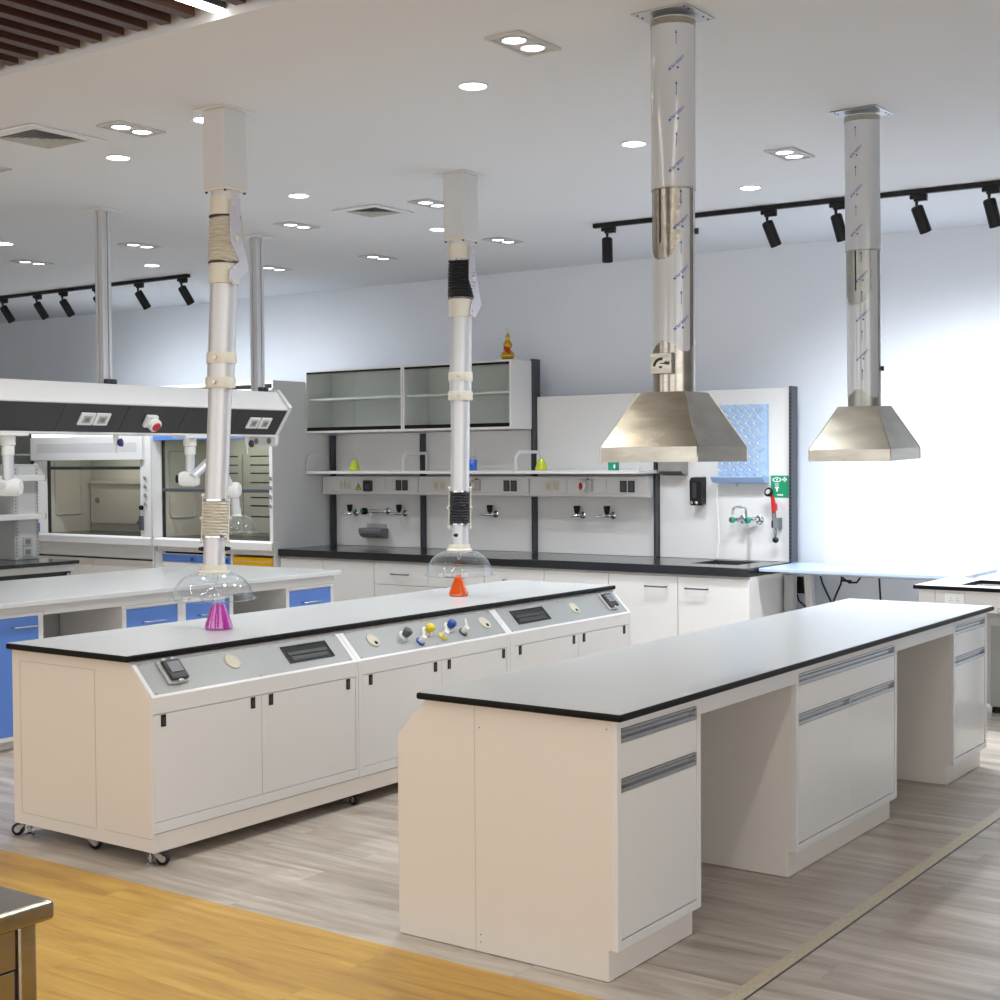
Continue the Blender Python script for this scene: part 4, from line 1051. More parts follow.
fume_hood('fume hood with a perforated header and beige inside, beside the black bench', -12.575, -10.705, (-12.51, -12.41), (-12.385, -10.90), (-10.90, -10.712), True, 1.57, False)
fume_hood('fume hood with a blue rail and half lowered sash beside the wall counter', -10.70, -9.085, (-10.695, -10.655), (-10.63, -9.16), (-9.157, -9.087), False, 1.355, True)
lamp('hood_light', 'AREA', (-11.55, 9.6, 1.99), 3.2, (1, .98, .93), .8, (-11.55, 9.6, 0), 160, sizey=.12)
lamp('hood_light', 'AREA', (-9.85, 9.6, 1.99), 3, (1, .99, .96), .8, (-9.85, 9.6, 0), 160, sizey=.12)

for i, (xa, xb, m, lab) in enumerate(((-10.59, -10.135, 'blue', 'white base cabinet with blue drawer under the second fume hood, left one'), (-10.13, -9.67, 'blue', 'white base cabinet with blue drawer beside the yellow cabinet'), (-9.628, -9.11, 'yellow', 'yellow flammables cabinet under the fume hood by the counter'))):
    yv = 9.275
    t = thing('under_hood_cabinet' if m == 'blue' else 'safety_cabinet', lab, 'cabinet', ((xa + xb) / 2, 9.3, 0))
    build(MB().box(xa + .003, xb - .003, yv + .018, yv + .05, .06, .765), 'carcass', M['white' if m == 'blue' else 'yellow'], t)
    if m == 'blue':
        d = build(MB().box(xa + .004, xb - .004, yv, yv + .0175, .69, .755), 'drawer', M['blue'], t, bevel=.002)
        build(MB().box(xb - .05, xb - .02, yv - .01, yv - .0005, .705, .735), 'catch', M['bluep'], d)
        build(MB().box(xa + .004, xb - .004, yv, yv + .0175, .1, .686), 'door', M['gloss'], t, bevel=.002)
    else:
        d = build(MB().box(xa + .006, xb - .006, yv, yv + .0175, .1, .762), 'door', M['yellow'], t, bevel=.003)
        b = MB().box(xa + .05, xb - .04, yv - .002, yv - .0003, .722, .73); b.box(xb - .05, xb - .04, yv - .002, yv - .0003, .4, .722)
        build(b, 'door_groove', M['brass'], d)

# ------------------------------------------------------------------ wall counter
def wall_counter():
    x0, x1, y0, y1, z0, z1 = -9.08, -4.445, 9.3, 10.055, .785, .85
    # worktop with a sink cut-out, welded
    hx0, hx1, hy0, hy1 = -5.045, -4.655, 9.56, 9.96
    xs = [x0, hx0, hx1, x1]; ys = [y0, hy0, hy1, y1]
    b = MB(); g = {}
    for k, z in enumerate((z0, z1)):
        for i, x in enumerate(xs):
            for j, y in enumerate(ys): g[i, j, k] = b.v((x, y, z))
    for i in range(3):
        for j in range(3):
            if (i, j) != (1, 1):
                for k in (0, 1): b.f([g[i, j, k], g[i + 1, j, k], g[i + 1, j + 1, k], g[i, j + 1, k]])
    for i in range(3):
        b.f([g[i, 0, 0], g[i + 1, 0, 0], g[i + 1, 0, 1], g[i, 0, 1]]); b.f([g[i, 3, 0], g[i + 1, 3, 0], g[i + 1, 3, 1], g[i, 3, 1]])
        b.f([g[0, i, 0], g[0, i + 1, 0], g[0, i + 1, 1], g[0, i, 1]]); b.f([g[3, i, 0], g[3, i + 1, 0], g[3, i + 1, 1], g[3, i, 1]])
    for k in (1, 2):
        b.f([g[1, k, 0], g[2, k, 0], g[2, k, 1], g[1, k, 1]]); b.f([g[k, 1, 0], g[k, 2, 0], g[k, 2, 1], g[k, 1, 1]])
    solid(b, 'counter_worktop', M['blackr'], 'long black resin worktop of the wall counter with a sink hole', 'worktop', ((x0 + x1) / 2, (y0 + y1) / 2, z0), bevel=.005)
    b = MB(); w = .012
    b.box(hx0 + .002, hx1 - .002, hy0 + .002, hy0 + w, .68, .812); b.box(hx0 + .002, hx1 - .002, hy1 - w, hy1 - .002, .68, .812)
    b.box(hx0 + .002, hx0 + w, hy0 + w, hy1 - w, .68, .812); b.box(hx1 - w, hx1 - .002, hy0 + w, hy1 - w, .68, .812); b.box(hx0 + .002, hx1 - .002, hy0 + .002, hy1 - .002, .668, .68)
    solid(b, 'sink_basin', M['whiteplastic'], 'white rectangular sink basin let into the black wall counter', 'sink', ((hx0 + hx1) / 2, (hy0 + hy1) / 2, .668))
    edges = [-9.075, -8.555, -7.965, -7.378, -6.795, -6.212, -5.622, -5.025, -4.445]
    labs = ['plain white base cabinet right beside the yellow cabinet', 'white base cabinet without handle behind the end of the blue fronted bench',
            'white base drawer cabinet left of the farther clear dome', 'white base drawer cabinet behind the farther clear dome', 'white base drawer cabinet just right of the orange flask',
            'white base drawer cabinet behind the far tip of the grey castered bench top', 'white base cabinet door left of the sink, with bar handle', 'white base cabinet door at the open end of the wall counter']
    for i, lab in enumerate(labs):
        a, c = edges[i], edges[i + 1]
        t = thing('base_cabinet', lab, 'cabinet', ((a + c) / 2, 9.7, 0), 'white base cabinets of the wall counter')
        top = .783
        kz = .64 if i >= 6 else .70
        build(MB().box(a + .001, c - .001, 9.345, 10.05, .1, kz), 'carcass', M['white'], t)
        b = MB().box(a + .001, c - .001, 9.345, 9.5, kz + .0005, top); build(b, 'top_rail', M['white'], t)
        if i == 7: build(MB().box(c - .019, c - .001, 9.501, 10.05, kz + .0005, top), 'end_panel', M['white'], t)
        build(MB().box(a + .001, c - .001, 9.40, 10.05, .002, .0995), 'toe_kick', M['midgrey'], t)
        def handle(par, z, xc):
            b = MB().tube([(xc - .088, 9.326, z), (xc - .088, 9.298, z), (xc - .084, 9.294, z), (xc + .084, 9.294, z), (xc + .088, 9.298, z), (xc + .088, 9.326, z)], .006, 8)
            build(b, 'handle', M['darkgrey'], par, smooth=True)
        mid = (a + c) / 2
        if i in (2, 3, 4, 5):
            for za, zb in ((.585, .766), (.36, .581), (.105, .356)):
                d = build(MB().box(a + .003, c - .003, 9.325, 9.3445, za, zb), 'drawer', M['gloss'], t, bevel=.0015)
                handle(d, (za + zb) / 2, mid)
        else:
            d = build(MB().box(a + .003, c - .003, 9.325, 9.3445, .105, .766), 'door', M['gloss'], t, bevel=.0015)
            if i == 6: handle(d, .687, -5.205)
            if i == 7: handle(d, .684, -4.865)
    # uprights, wall panels
    labs = ['anthracite wall upright next to the grey hood panel', 'anthracite wall upright between the first and second counter bays', 'tall anthracite wall upright rising past the wall cabinet end',
            'anthracite wall upright behind the nearer hood, left of the towel box', 'anthracite wall upright at the open end, beside the green sign']
    for x, zt, lab in ((-9.05, 1.88, labs[0]), (-7.97, 1.88, labs[1]), (-6.765, 2.49, labs[2]), (-5.585, 2.1, labs[3]), (-4.425, 2.178, labs[4])):
        w = .011
        t = thing('wall_upright', lab, 'upright', (x, 10.03, .852), 'anthracite uprights of the wall counter')
        y0_, xo = (10.0, x)
        dx = .075 if zt > 2.3 else .055
        build(MB().box(x - w, x + w, 9.985, 10.10, .8515, zt), 'profile', M['post'], t, bevel=.002)
        b = MB()
        for k in range(int((zt - .9) / .03)): b.box(x - .004, x + .004, 9.9835, 9.986, .88 + k * .03, .896 + k * .03)
        build(b, 'slot', M['black'], t)
    for a, c, zt, lab in ((-9.035, -7.985, 1.89, 'white wall panel of the first bay under the wall cabinets'), (-7.955, -6.78, 1.89, 'white wall panel of the second bay, behind the farther fume arm'),
                      (-6.75, -5.60, 2.17, 'tall white wall panel of the third bay beside the wall cabinet'), (-5.57, -4.442, 2.17, 'tall white wall panel carrying the pale blue peg board')):
        solid(MB().box(a, c, 10.045, 10.06, .852, zt), 'splash_panel', M['wall'] if False else M['white'], lab, 'wall panel', ((a + c) / 2, 10.05, .852), 'white splash panels behind the counter')
wall_counter()

# wall cabinets with sliding glass
def wall_cabinet(x0, x1, lab):
    y0, y1, z0, z1 = 9.68, 10.04, 1.897, 2.472
    t = thing('wall_cabinet', lab, 'wall cabinet', ((x0 + x1) / 2, (y0 + y1) / 2, z0), 'wall cabinets over the counter')
    b = MB().box(x0 + .001, x0 + .018, y0, y1, z0, z1); b.box(x1 - .018, x1 - .001, y0, y1, z0, z1); b.box(x0 + .018, x1 - .018, y0, y1, z1 - .018, z1); b.box(x0 + .018, x1 - .018, y0, y1, z0, z0 + .018)
    b.box(x0 + .018, x1 - .018, y1 - .012, y1, z0 + .018, z1 - .018)
    build(b, 'carcass', M['white'], t, bevel=.001)
    build(MB().box(x0 + .0185, x1 - .0185, y0 + .04, y1 - .0125, 2.195, 2.213), 'shelf', M['white'], t)
    build(MB().box(x0 + .0185, x1 - .0185, y0 + .002, y0 + .03, z1 - .036, z1 - .0185), 'upper_track', M['black'], t)
    build(MB().box(x0 + .0185, x1 - .0185, y0 + .002, y0 + .03, z0 + .0185, z0 + .05), 'lower_track', M['black'], t)
    m = (x0 + x1) / 2
    build(MB().box(x0 + .02, m + .02, y0 + .018, y0 + .022, z0 + .0505, z1 - .0365), 'glass_pane', M['glassgreen'], t)
    build(MB().box(m - .02, x1 - .02, y0 + .008, y0 + .012, z0 + .0505, z1 - .0365), 'glass_pane', M['glassgreen'], t)
    b = MB()
    for xx in (x0 + .3, x1 - .3):
        for k in range(16): b.cyl((xx, y1 - .0122, z0 + .06 + k * .03), (xx, y1 - .0135, z0 + .06 + k * .03), .003, n=6)
    build(b, 'peg_hole', M['midgrey'], t)
wall_cabinet(-9.082, -7.926, 'wall cabinet with sliding glass, the one next to the grey hood panel')
wall_cabinet(-7.923, -6.765, 'wall cabinet with sliding glass, the one under the golden gourd')

# shelves with bent end brackets
def shelf(x0, x1, lab, end=False):
    t = thing('reagent_shelf', lab, 'shelf', ((x0 + x1) / 2, 9.92, 1.51), 'white shelves over the service rail')
    build(MB().box(x0, x1 - .004, 9.67, 10.04, 1.522, 1.548), 'board', M['white'], t, bevel=.003)
    def br(x):
        pts = [(x, 9.676, 1.549), (x, 9.676, 1.665), (x, 9.69, 1.69), (x, 9.86, 1.708), (x, 10.03, 1.708), (x, 10.03, 1.549)]
        b = MB(); loop = [(9.672, 1.5485), (9.672, 1.665), (9.73, 1.716), (10.036, 1.716), (10.036, 1.5485)]
        inn = [(9.70, 1.5485), (9.70, 1.652), (9.745, 1.69), (10.0, 1.69), (10.0, 1.5485)]
        b.prism(loop + inn[::-1], 'X', x, x + .008)
        k = build(b, 'bracket', M['white'], t, bevel=.002)
        return k
    br(x0 + .004)
    if end: br(x1 - .016)
shelf(-9.075, -7.94, 'white shelf of the first bay holding a lime flask')
shelf(-7.935, -6.737, 'white shelf of the second bay holding the blue bottle')
shelf(-6.734, -5.545, 'white shelf of the third bay ending behind the nearer hood', True)

# service rails with sockets
def service_rail(x0, x1, lab, items):
    t = thing('service_rail', lab, 'service rail', ((x0 + x1) / 2, 9.98, 1.325), 'white service rails under the shelves')
    yf = 9.90
    build(MB().prism([(10.035, 1.33), (yf, 1.33), (yf - .006, 1.336), (yf - .006, 1.35), (yf, 1.36), (yf, 1.475), (yf - .004, 1.49), (yf + .006, 1.5), (10.035, 1.5)], 'X', x0 + .001, x1 - .001), 'channel', M['white'], t)
    n = 3; w = (x1 - x0) / n
    for i in range(n):
        build(MB().box(x0 + i * w + .003, x0 + (i + 1) * w - .003, yf - .0045, yf - .0005, 1.362, 1.474), 'cover_plate', M['white'], t, bevel=.001)
    yp = yf - .0046
    for kind, x in items:
        if kind == 'pair':
            for d in (-.034, .034):
                s = build(MB().box(x + d - .029, x + d + .029, yp - .008, yp, 1.378, 1.458), 'socket', M['crm'], t, bevel=.002, label='ivory socket')
                build(MB().box(x + d - .016, x + d + .016, yp - .0095, yp - .0081, 1.395, 1.44), 'socket_face', M['beigecap'], s)
        if kind == 'dark':
            for d in (-.037, .037):
                s = build(MB().box(x + d - .03, x + d + .03, yp - .008, yp, 1.372, 1.464), 'socket', M['charcoal'], t, bevel=.002, label='dark grey socket')
                build(MB().box(x + d - .022, x + d + .022, yp - .0095, yp - .0081, 1.382, 1.454), 'socket_face', M['darkgrey'], s)
        if kind == 'flap':
            s = build(MB().box(x - .052, x + .052, yp - .03, yp, 1.36, 1.462), 'socket', M['charcoal'], t, bevel=.012, label='dark flap covered socket')
            build(MB().box(x - .02, x + .03, yp - .034, yp - .0301, 1.385, 1.43), 'flap_window', M['darkgrey'], s, bevel=.001)
        if kind == 'warn':
            s = build(MB().prism([(x - .038, 1.375), (x + .038, 1.375), (x, 1.44)], 'Y', yp - .001, yp), 'warning_triangle', M['blackp'], t, label='yellow and black warning triangle')
            b = MB().prism([(x - .029, 1.380), (x + .029, 1.380), (x, 1.430)], 'Y', yp - .0016, yp - .00101); y_ = build(b, 'triangle_face', M['yellowp'], s)
            b = MB().prism([(x + .004, 1.418), (x - .009, 1.398), (x - .001, 1.400), (x - .004, 1.384), (x + .009, 1.404), (x + .001, 1.402)], 'Y', yp - .0024, yp - .0017)
            build(b, 'lightning_bolt', M['blackp'], s)
        if kind == 'stop':
            s = build(MB().box(x - .01, x + .05, yp - .04, yp, 1.375, 1.47), 'emergency_connector', M['fixture'], t, bevel=.006, label='grey connector with round red lid')
            build(MB().lathe([(.038, 0), (.042, .015), (.042, .03), (.034, .036)], (x - .012, yp - .035, 1.42), 22, axis=(-.5, -1, 0)), 'collar', M['whiteplastic'], s, smooth=True)
            build(MB().lathe([(.029, 0), (.029, .003), (.02, .006)], Vector((x - .012, yp - .035, 1.42)) + Vector((-.447, -.894, 0)) * .036, 20, axis=(-.5, -1, 0)), 'red_lid', M['red'], s, smooth=True)
            build(MB().lathe([(.012, 0), (.01, .012)], (x + .012, yp - .02, 1.4702), 12), 'red_button', M['dred'], s)
service_rail(-9.07, -7.93, 'white service rail of the first bay with a yellow warning triangle', [('pair', -8.789), ('warn', -8.630), ('flap', -8.506), ('dark', -8.115)])
service_rail(-7.925, -6.74, 'white service rail of the second bay, crossed by the farther fume arm', [('pair', -7.688), ('stop', -7.285), ('dark', -6.929)])
service_rail(-6.735, -5.60, 'white service rail of the third bay with one red lid connector in full view', [('pair', -6.498), ('stop', -6.155), ('dark', -5.783)])

# taps on the panels
def tap():
    t = thing('lab_tap', '', 'tap', (0, 0, 0), None, True)
    build(MB().lathe([(.03, 0), (.03, .008), (.024, .012), (.013, .0155)], (0, 0, 0), 20, axis=(0, -1, 0)), 'wall_mount', M['chrome'], t, smooth=True)
    b = MB().lathe([(.012, .016), (.012, .05), (.015, .055), (.015, .075), (.008, .08)], (0, 0, 0), 20, axis=(0, -1, 0))
    build(b, 'body', M['chrome'], t, smooth=True)
    b = MB().tube([(0, -.06, -.002), (-.03, -.075, -.004), (-.075, -.095, -.006), (-.105, -.105, -.008)], .009, 10, radii=[.013, .012, .008, .0055])
    build(b, 'spout', M['chrome'], t, smooth=True)
    b = MB().lathe([(.009, .01), (.02, .02), (.022, .03), (.028, .07), (.027, .078), (.02, .08)], (-.02, -.067, 0), 10)
    build(b, 'knob', M['blackp'], t, bevel=.001)
    return t
tp = None
for x, z, lab in ((-8.79, 1.155, 'chrome lab tap with black knob under the ivory sockets of the first bay'), (-8.20, 1.162, 'chrome lab tap with black knob to the right of the green knob tap'),
                  (-7.185, 1.17, 'chrome lab tap with black knob alone in the second bay'), (-6.295, 1.176, 'chrome lab tap with black knob, left one of two in the third bay'), (-6.005, 1.177, 'chrome lab tap with black knob, right one of two in the third bay')):
    if tp is None: tp = tap(); tp.location = (x, 10.0445, z); tp['label'] = lab; tp['group'] = 'chrome lab taps with black knobs'
    else: dup(tp, (x, 10.0445, z), lab)
t = thing('water_tap', 'chrome tap with green and blue end knob above the grey cup sink', 'tap', (-8.40, 10.0445, 1.178))
build(MB().lathe([(.032, 0), (.032, .008), (.02, .014), (.012, .018), (.012, .05)], (-8.40, 10.044, 1.178), 20, axis=(0, -1, 0)), 'wall_mount', M['chrome'], t, smooth=True)
build(MB().cyl((-8.40, 9.996, 1.178), (-8.585, 9.96, 1.177), .014, n=14), 'body', M['chrome'], t, smooth=True)
build(MB().cyl((-8.545, 9.967, 1.17), (-8.545, 9.967, 1.115), .009, .007, 12), 'spout', M['chrome'], t, smooth=True)
k = build(MB().lathe([(.018, 0), (.03, .01), (.031, .05), (.026, .06)], (-8.587, 9.97, 1.177), 14, axis=(-.45, -.9, 0)), 'knob', M['blackp'], t, smooth=True)
build(MB().lathe([(.026, 0), (.026, .002), (.012, .003)], (-8.6140, 9.916, 1.177), 16, axis=(-.45, -.9, 0)), 'green_disc', M['teal'], k)
build(MB().lathe([(.011, 0), (.011, .002)], Vector((-8.6140, 9.916, 1.177)) + Vector((-.447, -.894, 0)) * .0032, 12, axis=(-.45, -.9, 0)), 'blue_dot', M['bluep'], k)
# cup sink
t = thing('cup_sink', 'grey half round cup sink fixed to the panel of the first bay', 'sink', (-8.53, 9.99, .93))
pr = [(10.0435, 1.02), (9.935, 1.02), (9.935, 1.0), (9.94, .975), (9.955, .95), (9.98, .935), (10.01, .928), (10.0435, .926)]
build(MB().prism(pr, 'X', -8.675, -8.40), 'bowl', M['midgrey'], t, bevel=.008, segs=3)
build(MB().box(-8.655, -8.42, 9.95, 10.03, 1.0201, 1.0212), 'bowl_opening', M['darkgrey'], t)
build(MB().box(-8.655, -8.42, 10.036, 10.0436, 1.0205, 1.06), 'mount_plate', M['grey'], t)

# things on the shelves and on top
flask('conical flask of lime liquid on the shelf of the first bay', 'erlenmeyer_flask', -8.572, 9.78, 1.5485, .054, .155, 'lime', .62, group=None)
flask('conical flask of lime liquid on the shelf by the third bay bracket', 'erlenmeyer_flask', -6.535, 9.78, 1.5485, .054, .155, 'lime', .62, group=None)
t = thing('reagent_bottle', 'clear stoppered bottle of blue liquid standing on the shelf', 'bottle', (-7.235, 9.78, 1.5485))
c = (-7.235, 9.78, 1.549)
build(MB().lathe([(.034, 0), (.037, .004), (.037, .105), (.034, .118), (.022, .132), (.022, .15)], c, 24, cap=False), 'glass', M['dome'], t, smooth=True)
build(MB().lathe([(.033, .002), (.0358, .006), (.0358, .093)], c, 24), 'liquid', M['bluel'], t, smooth=True)
build(MB().lathe([(.019, .1505), (.021, .16), (.033, .165), (.033, .18), (.026, .184)], c, 20), 'stopper', M['glassgreen'], t, smooth=True)
t = thing('gift_box', 'small green and white box on the shelf behind the nearer hood', 'box', (-5.86, 9.80, 1.5485))
build(MB().box(-5.895, -5.82, 9.78, 9.83, 1.5487, 1.63), 'carton', M['teal'], t, bevel=.002)
build(MB().box(-5.842, -5.827, 9.7785, 9.7799, 1.565, 1.595), 'label', M['signwhite'], t)
t = thing('gourd_ornament', 'golden bottle gourd ornament with red ribbon on top of the wall cabinet', 'ornament', (-6.88, 9.80, 2.473))
c = (-6.88, 9.80, 2.4725)
build(MB().lathe([(.03, 0), (.047, .008), (.057, .03), (.057, .045), (.047, .068), (.028, .085), (.022, .095), (.03, .105), (.038, .122), (.037, .138), (.027, .156), (.016, .172), (.017, .185), (.018, .195), (.014, .212), (.006, .228)], c, 28), 'gourd', M['gold'], t, smooth=True)
build(MB().tube([(c[0], c[1], c[2] + .226), (c[0] + .002, c[1], c[2] + .245), (c[0] - .003, c[1], c[2] + .262), (c[0] - .022, c[1] - .004, c[2] + .264)], .004, 8), 'stem', M['brass'], t, smooth=True)
b = MB().lathe([(.025, -.006), (.028, 0), (.025, .006)], (c[0], c[1], c[2] + .096), 20); rb = build(b, 'ribbon', M['red'], t, smooth=True)
b = MB(); b.ball((c[0] - .003, c[1] - .03, c[2] + .098), .018, 8); b.tube([(c[0], c[1] - .03, c[2] + .092), (c[0] + .025, c[1] - .036, c[2] + .075), (c[0] + .05, c[1] - .038, c[2] + .066)], .01, 8, radii=[.008, .012, .013])
build(b, 'bow', M['red'], rb, smooth=True)

# dispensers, peg board, sign, eyewash, mixer
t = thing('paper_dispenser', 'grey metal paper dispenser half hidden behind the nearer hood', 'dispenser', (-5.41, 9.98, 1.51))
build(MB().prism([(10.044, 1.51), (9.96, 1.515), (9.93, 1.54), (9.93, 1.72), (10.044, 1.75)], 'X', -5.525, -5.315), 'case', M['steeldull'], t, bevel=.003)
build(MB().box(-5.50, -5.34, 10.0442, 10.0448, 1.53, 1.73), 'mount_plate', M['grey'], t)
build(MB().box(-5.51, -5.33, 9.955, 10.03, 1.506, 1.5095), 'paper_slot', M['charcoal'], t)
t = thing('soap_dispenser', 'black soap dispenser on the panel left of the peg board', 'dispenser', (-5.21, 10.0, 1.27))
build(MB().prism([(10.044, 1.285), (9.965, 1.27), (9.95, 1.285), (9.945, 1.46), (9.965, 1.49), (10.044, 1.495)], 'X', -5.255, -5.155), 'case', M['blackp'], t, bevel=.006)
build(MB().box(-5.225, -5.19, 9.941, 9.9455, 1.33, 1.45), 'level_window', M['charcoal'], t, bevel=.001)
for x in (-5.236, -5.192): build(MB().lathe([(.015, 0), (.015, .008), (.011, .011)], (x, 9.9485, 1.292), 14, axis=(0, -1, 0)), 'push_button', M['chrome'], t, smooth=True)

t = thing('drying_rack', 'pale blue peg drying rack with white pegs and drip tray', 'drying rack', (-4.84, 10.0, 1.45))
x0, x1 = -5.045, -4.628
build(MB().box(x0, x1, 10.025, 10.0445, 1.452, 2.05), 'board', M['pegblue'], t, bevel=.002)
build(MB().prism([(10.024, 1.50), (9.915, 1.50), (9.915, 1.492), (9.945, 1.455), (10.024, 1.44)], 'X', x0 - .012, x1 + .012), 'drip_tray', M['pegblue'], t, bevel=.002)
build(MB().cyl((-4.86, 9.975, 1.448), (-4.86, 9.975, 1.425), .01, n=10), 'drain_spigot', M['grey'], t)
pitchx, pitchz = .0665, .0505
for j in range(11):
    z = 2.015 - j * pitchz
    for i in range(6):
        x = x1 - .035 - i * pitchx - (pitchx / 2 if j % 2 else 0)
        if x < x0 + .02: continue
        pg = build(MB().cyl((x, 10.0245, z), (x, 9.925, z + .042), .0066, .006, 8), 'peg', M['whiteplastic'], t, smooth=True)
build(MB().tube([(-5.035, 9.99, 1.452), (-5.04, 9.995, 1.30), (-5.03, 10.0, 1.15), (-5.02, 9.99, 1.0), (-5.025, 9.98, .92), (-5.03, 9.975, .862)], .006, 8), 'drain_hose', M['whiteplastic'], t, smooth=True)

t = thing('eyewash_sign', 'green and white eyewash sign on the wall panel', 'sign', (-4.53, 10.04, 1.34))
sx0, sx1, sz0, sz1 = -4.607, -4.462, 1.338, 1.505
build(MB().box(sx0, sx1, 10.0415, 10.0445, sz0, sz1), 'plate', M['green'], t, bevel=.0008)
b = MB(); yy = 10.0411
w_ = sx1 - sx0
ex, ez = sx0 + w_ * .34, sz0 + .135
ring = [(ex + .036 * math.cos(i * PI / 10), ez + .018 * math.sin(i * PI / 10)) for i in range(20)]; rin = [(ex + .028 * math.cos(i * PI / 10), ez + .012 * math.sin(i * PI / 10)) for i in range(20)]
for i in range(20):
    j = (i + 1) % 20; b.quad(*[(p[0], yy, p[1]) for p in (ring[i], ring[j], rin[j], rin[i])])
b.f([b.v((ex + .007 * math.cos(i * PI / 5), yy, ez + .007 * math.sin(i * PI / 5))) for i in range(10)])
cx_, cz_ = sx0 + w_ * .77, sz0 + .137
b.quad((cx_ - .007, yy, cz_ - .019), (cx_ + .007, yy, cz_ - .019), (cx_ + .007, yy, cz_ + .019), (cx_ - .007, yy, cz_ + .019))
b.quad((cx_ - .019, yy, cz_ - .007), (cx_ + .019, yy, cz_ - .007), (cx_ + .019, yy, cz_ + .007), (cx_ - .019, yy, cz_ + .007))
for k in range(-2, 3): b.quad((ex + k * .005 - .0012, yy, ez - .055), (ex + k * .005 + .0012, yy, ez - .055), (ex + k * .008 + .0012, yy, ez - .024), (ex + k * .008 - .0012, yy, ez - .024))
b.quad((ex - .02, yy, ez - .064), (ex + .02, yy, ez - .064), (ex + .015, yy, ez - .057), (ex - .015, yy, ez - .057)); b.quad((ex - .006, yy, ez - .09), (ex + .006, yy, ez - .09), (ex + .009, yy, ez - .064), (ex - .009, yy, ez - .064))
for k in range(3): b.quad((ex + .003 + k * .017, yy, sz0 + .014), (ex + .015 + k * .017, yy, sz0 + .014), (ex + .015 + k * .017, yy, sz0 + .026), (ex + .003 + k * .017, yy, sz0 + .026))
build(b, 'symbols', M['signwhite'], t)

t = thing('eyewash_handset', 'red and grey hand held eyewash with black head in its holder', 'eyewash', (-4.540, 10.0, 1.02))
b = MB().lathe([(.02, 0), (.034, .008), (.036, .024), (.03, .03), (.024, .02)], (-4.575, 9.955, 1.375), 20, axis=(-.25, -1, .35)); h = build(b, 'spray_head', M['blackp'], t, smooth=True)
build(MB().lathe([(.02, 0), (.02, .002)], (-4.581, 9.93, 1.384), 16, axis=(-.25, -1, .35)), 'spray_face', M['fixture'], h)
build(MB().tube([(-4.572, 9.965, 1.365), (-4.562, 9.975, 1.33), (-4.558, 9.975, 1.30), (-4.555, 9.978, 1.22)], .016, 12, radii=[.012, .014, .017, .016]), 'grip', M['red'], t, smooth=True)
build(MB().prism([(-4.562, 1.30), (-4.542, 1.305), (-4.526, 1.285), (-4.526, 1.25), (-4.542, 1.228), (-4.558, 1.232)], 'Y', 9.955, 9.985), 'lever', M['red'], t, bevel=.004)
build(MB().tube([(-4.555, 9.978, 1.221), (-4.550, 9.98, 1.15), (-4.546, 9.985, 1.12)], .017, 12), 'hose_grip', M['midgrey'], t, smooth=True)
build(MB().box(-4.558, -4.515, 9.965, 10.0442, 1.105, 1.185), 'wall_mount', M['midgrey'], t, bevel=.003)
build(MB().box(-4.57, -4.5585, 9.965, 9.995, 1.11, 1.165), 'catch', M['blackp'], t, bevel=.002)
build(MB().tube([(-4.544, 9.985, 1.104), (-4.543, 9.98, 1.06), (-4.541, 9.975, 1.035)], .008, 8), 'hose', M['chrome'], t, smooth=True)
build(MB().lathe([(.012, -.014), (.022, -.008), (.022, .01), (.012, .016)], (-4.539, 9.975, 1.018), 16, axis=(0, -1, .3)), 'hose_end', M['blackp'], t, smooth=True)

t = thing('mixer_tap', 'chrome mixer tap with green knobs under the peg rack', 'tap', (-4.78, 9.99, 1.16))
build(MB().tube([(-4.872, 9.965, 1.165), (-4.70, 9.985, 1.172)], .016, 14), 'bridge', M['chrome'], t, smooth=True)
for x, m in ((-4.835, 0), (-4.70, 1)):
    build(MB().lathe([(.034, 0), (.034, .008), (.02, .014), (.014, .02), (.014, .06)], (x, 10.0445, 1.17), 20, axis=(0, -1, 0)), 'wall_flange', M['chrome'], t, smooth=True)
for x, y, m in ((-4.872, 9.95, 'dred'), (-4.745, 9.955, 'bluep')):
    k = build(MB().lathe([(.016, 0), (.024, .006), (.025, .03), (.02, .036)], (x, y, 1.166), 12, axis=(-.45, -1, 0)), 'knob', M['teal'], t, bevel=.001)
    build(MB().lathe([(.011, 0), (.011, .002)], Vector((x, y, 1.166)) + Vector((-.41, -.91, 0)) * .0365, 12, axis=(-.45, -1, 0)), 'index_disc', M[m], k)
build(MB().tube([(-4.775, 9.96, 1.178), (-4.775, 9.955, 1.235), (-4.778, 9.952, 1.255), (-4.79, 9.945, 1.265), (-4.845, 9.925, 1.266), (-4.862, 9.92, 1.255), (-4.868, 9.918, 1.235), (-4.87, 9.917, 1.205)], .0095, 12), 'spout', M['chrome'], t, smooth=True)
build(MB().tube([(-4.775, 9.975, 1.152), (-4.775, 10.02, 1.05), (-4.79, 10.03, .95), (-4.79, 10.03, .853)], .007, 8), 'supply_hose', M['fixture'], t, smooth=True)

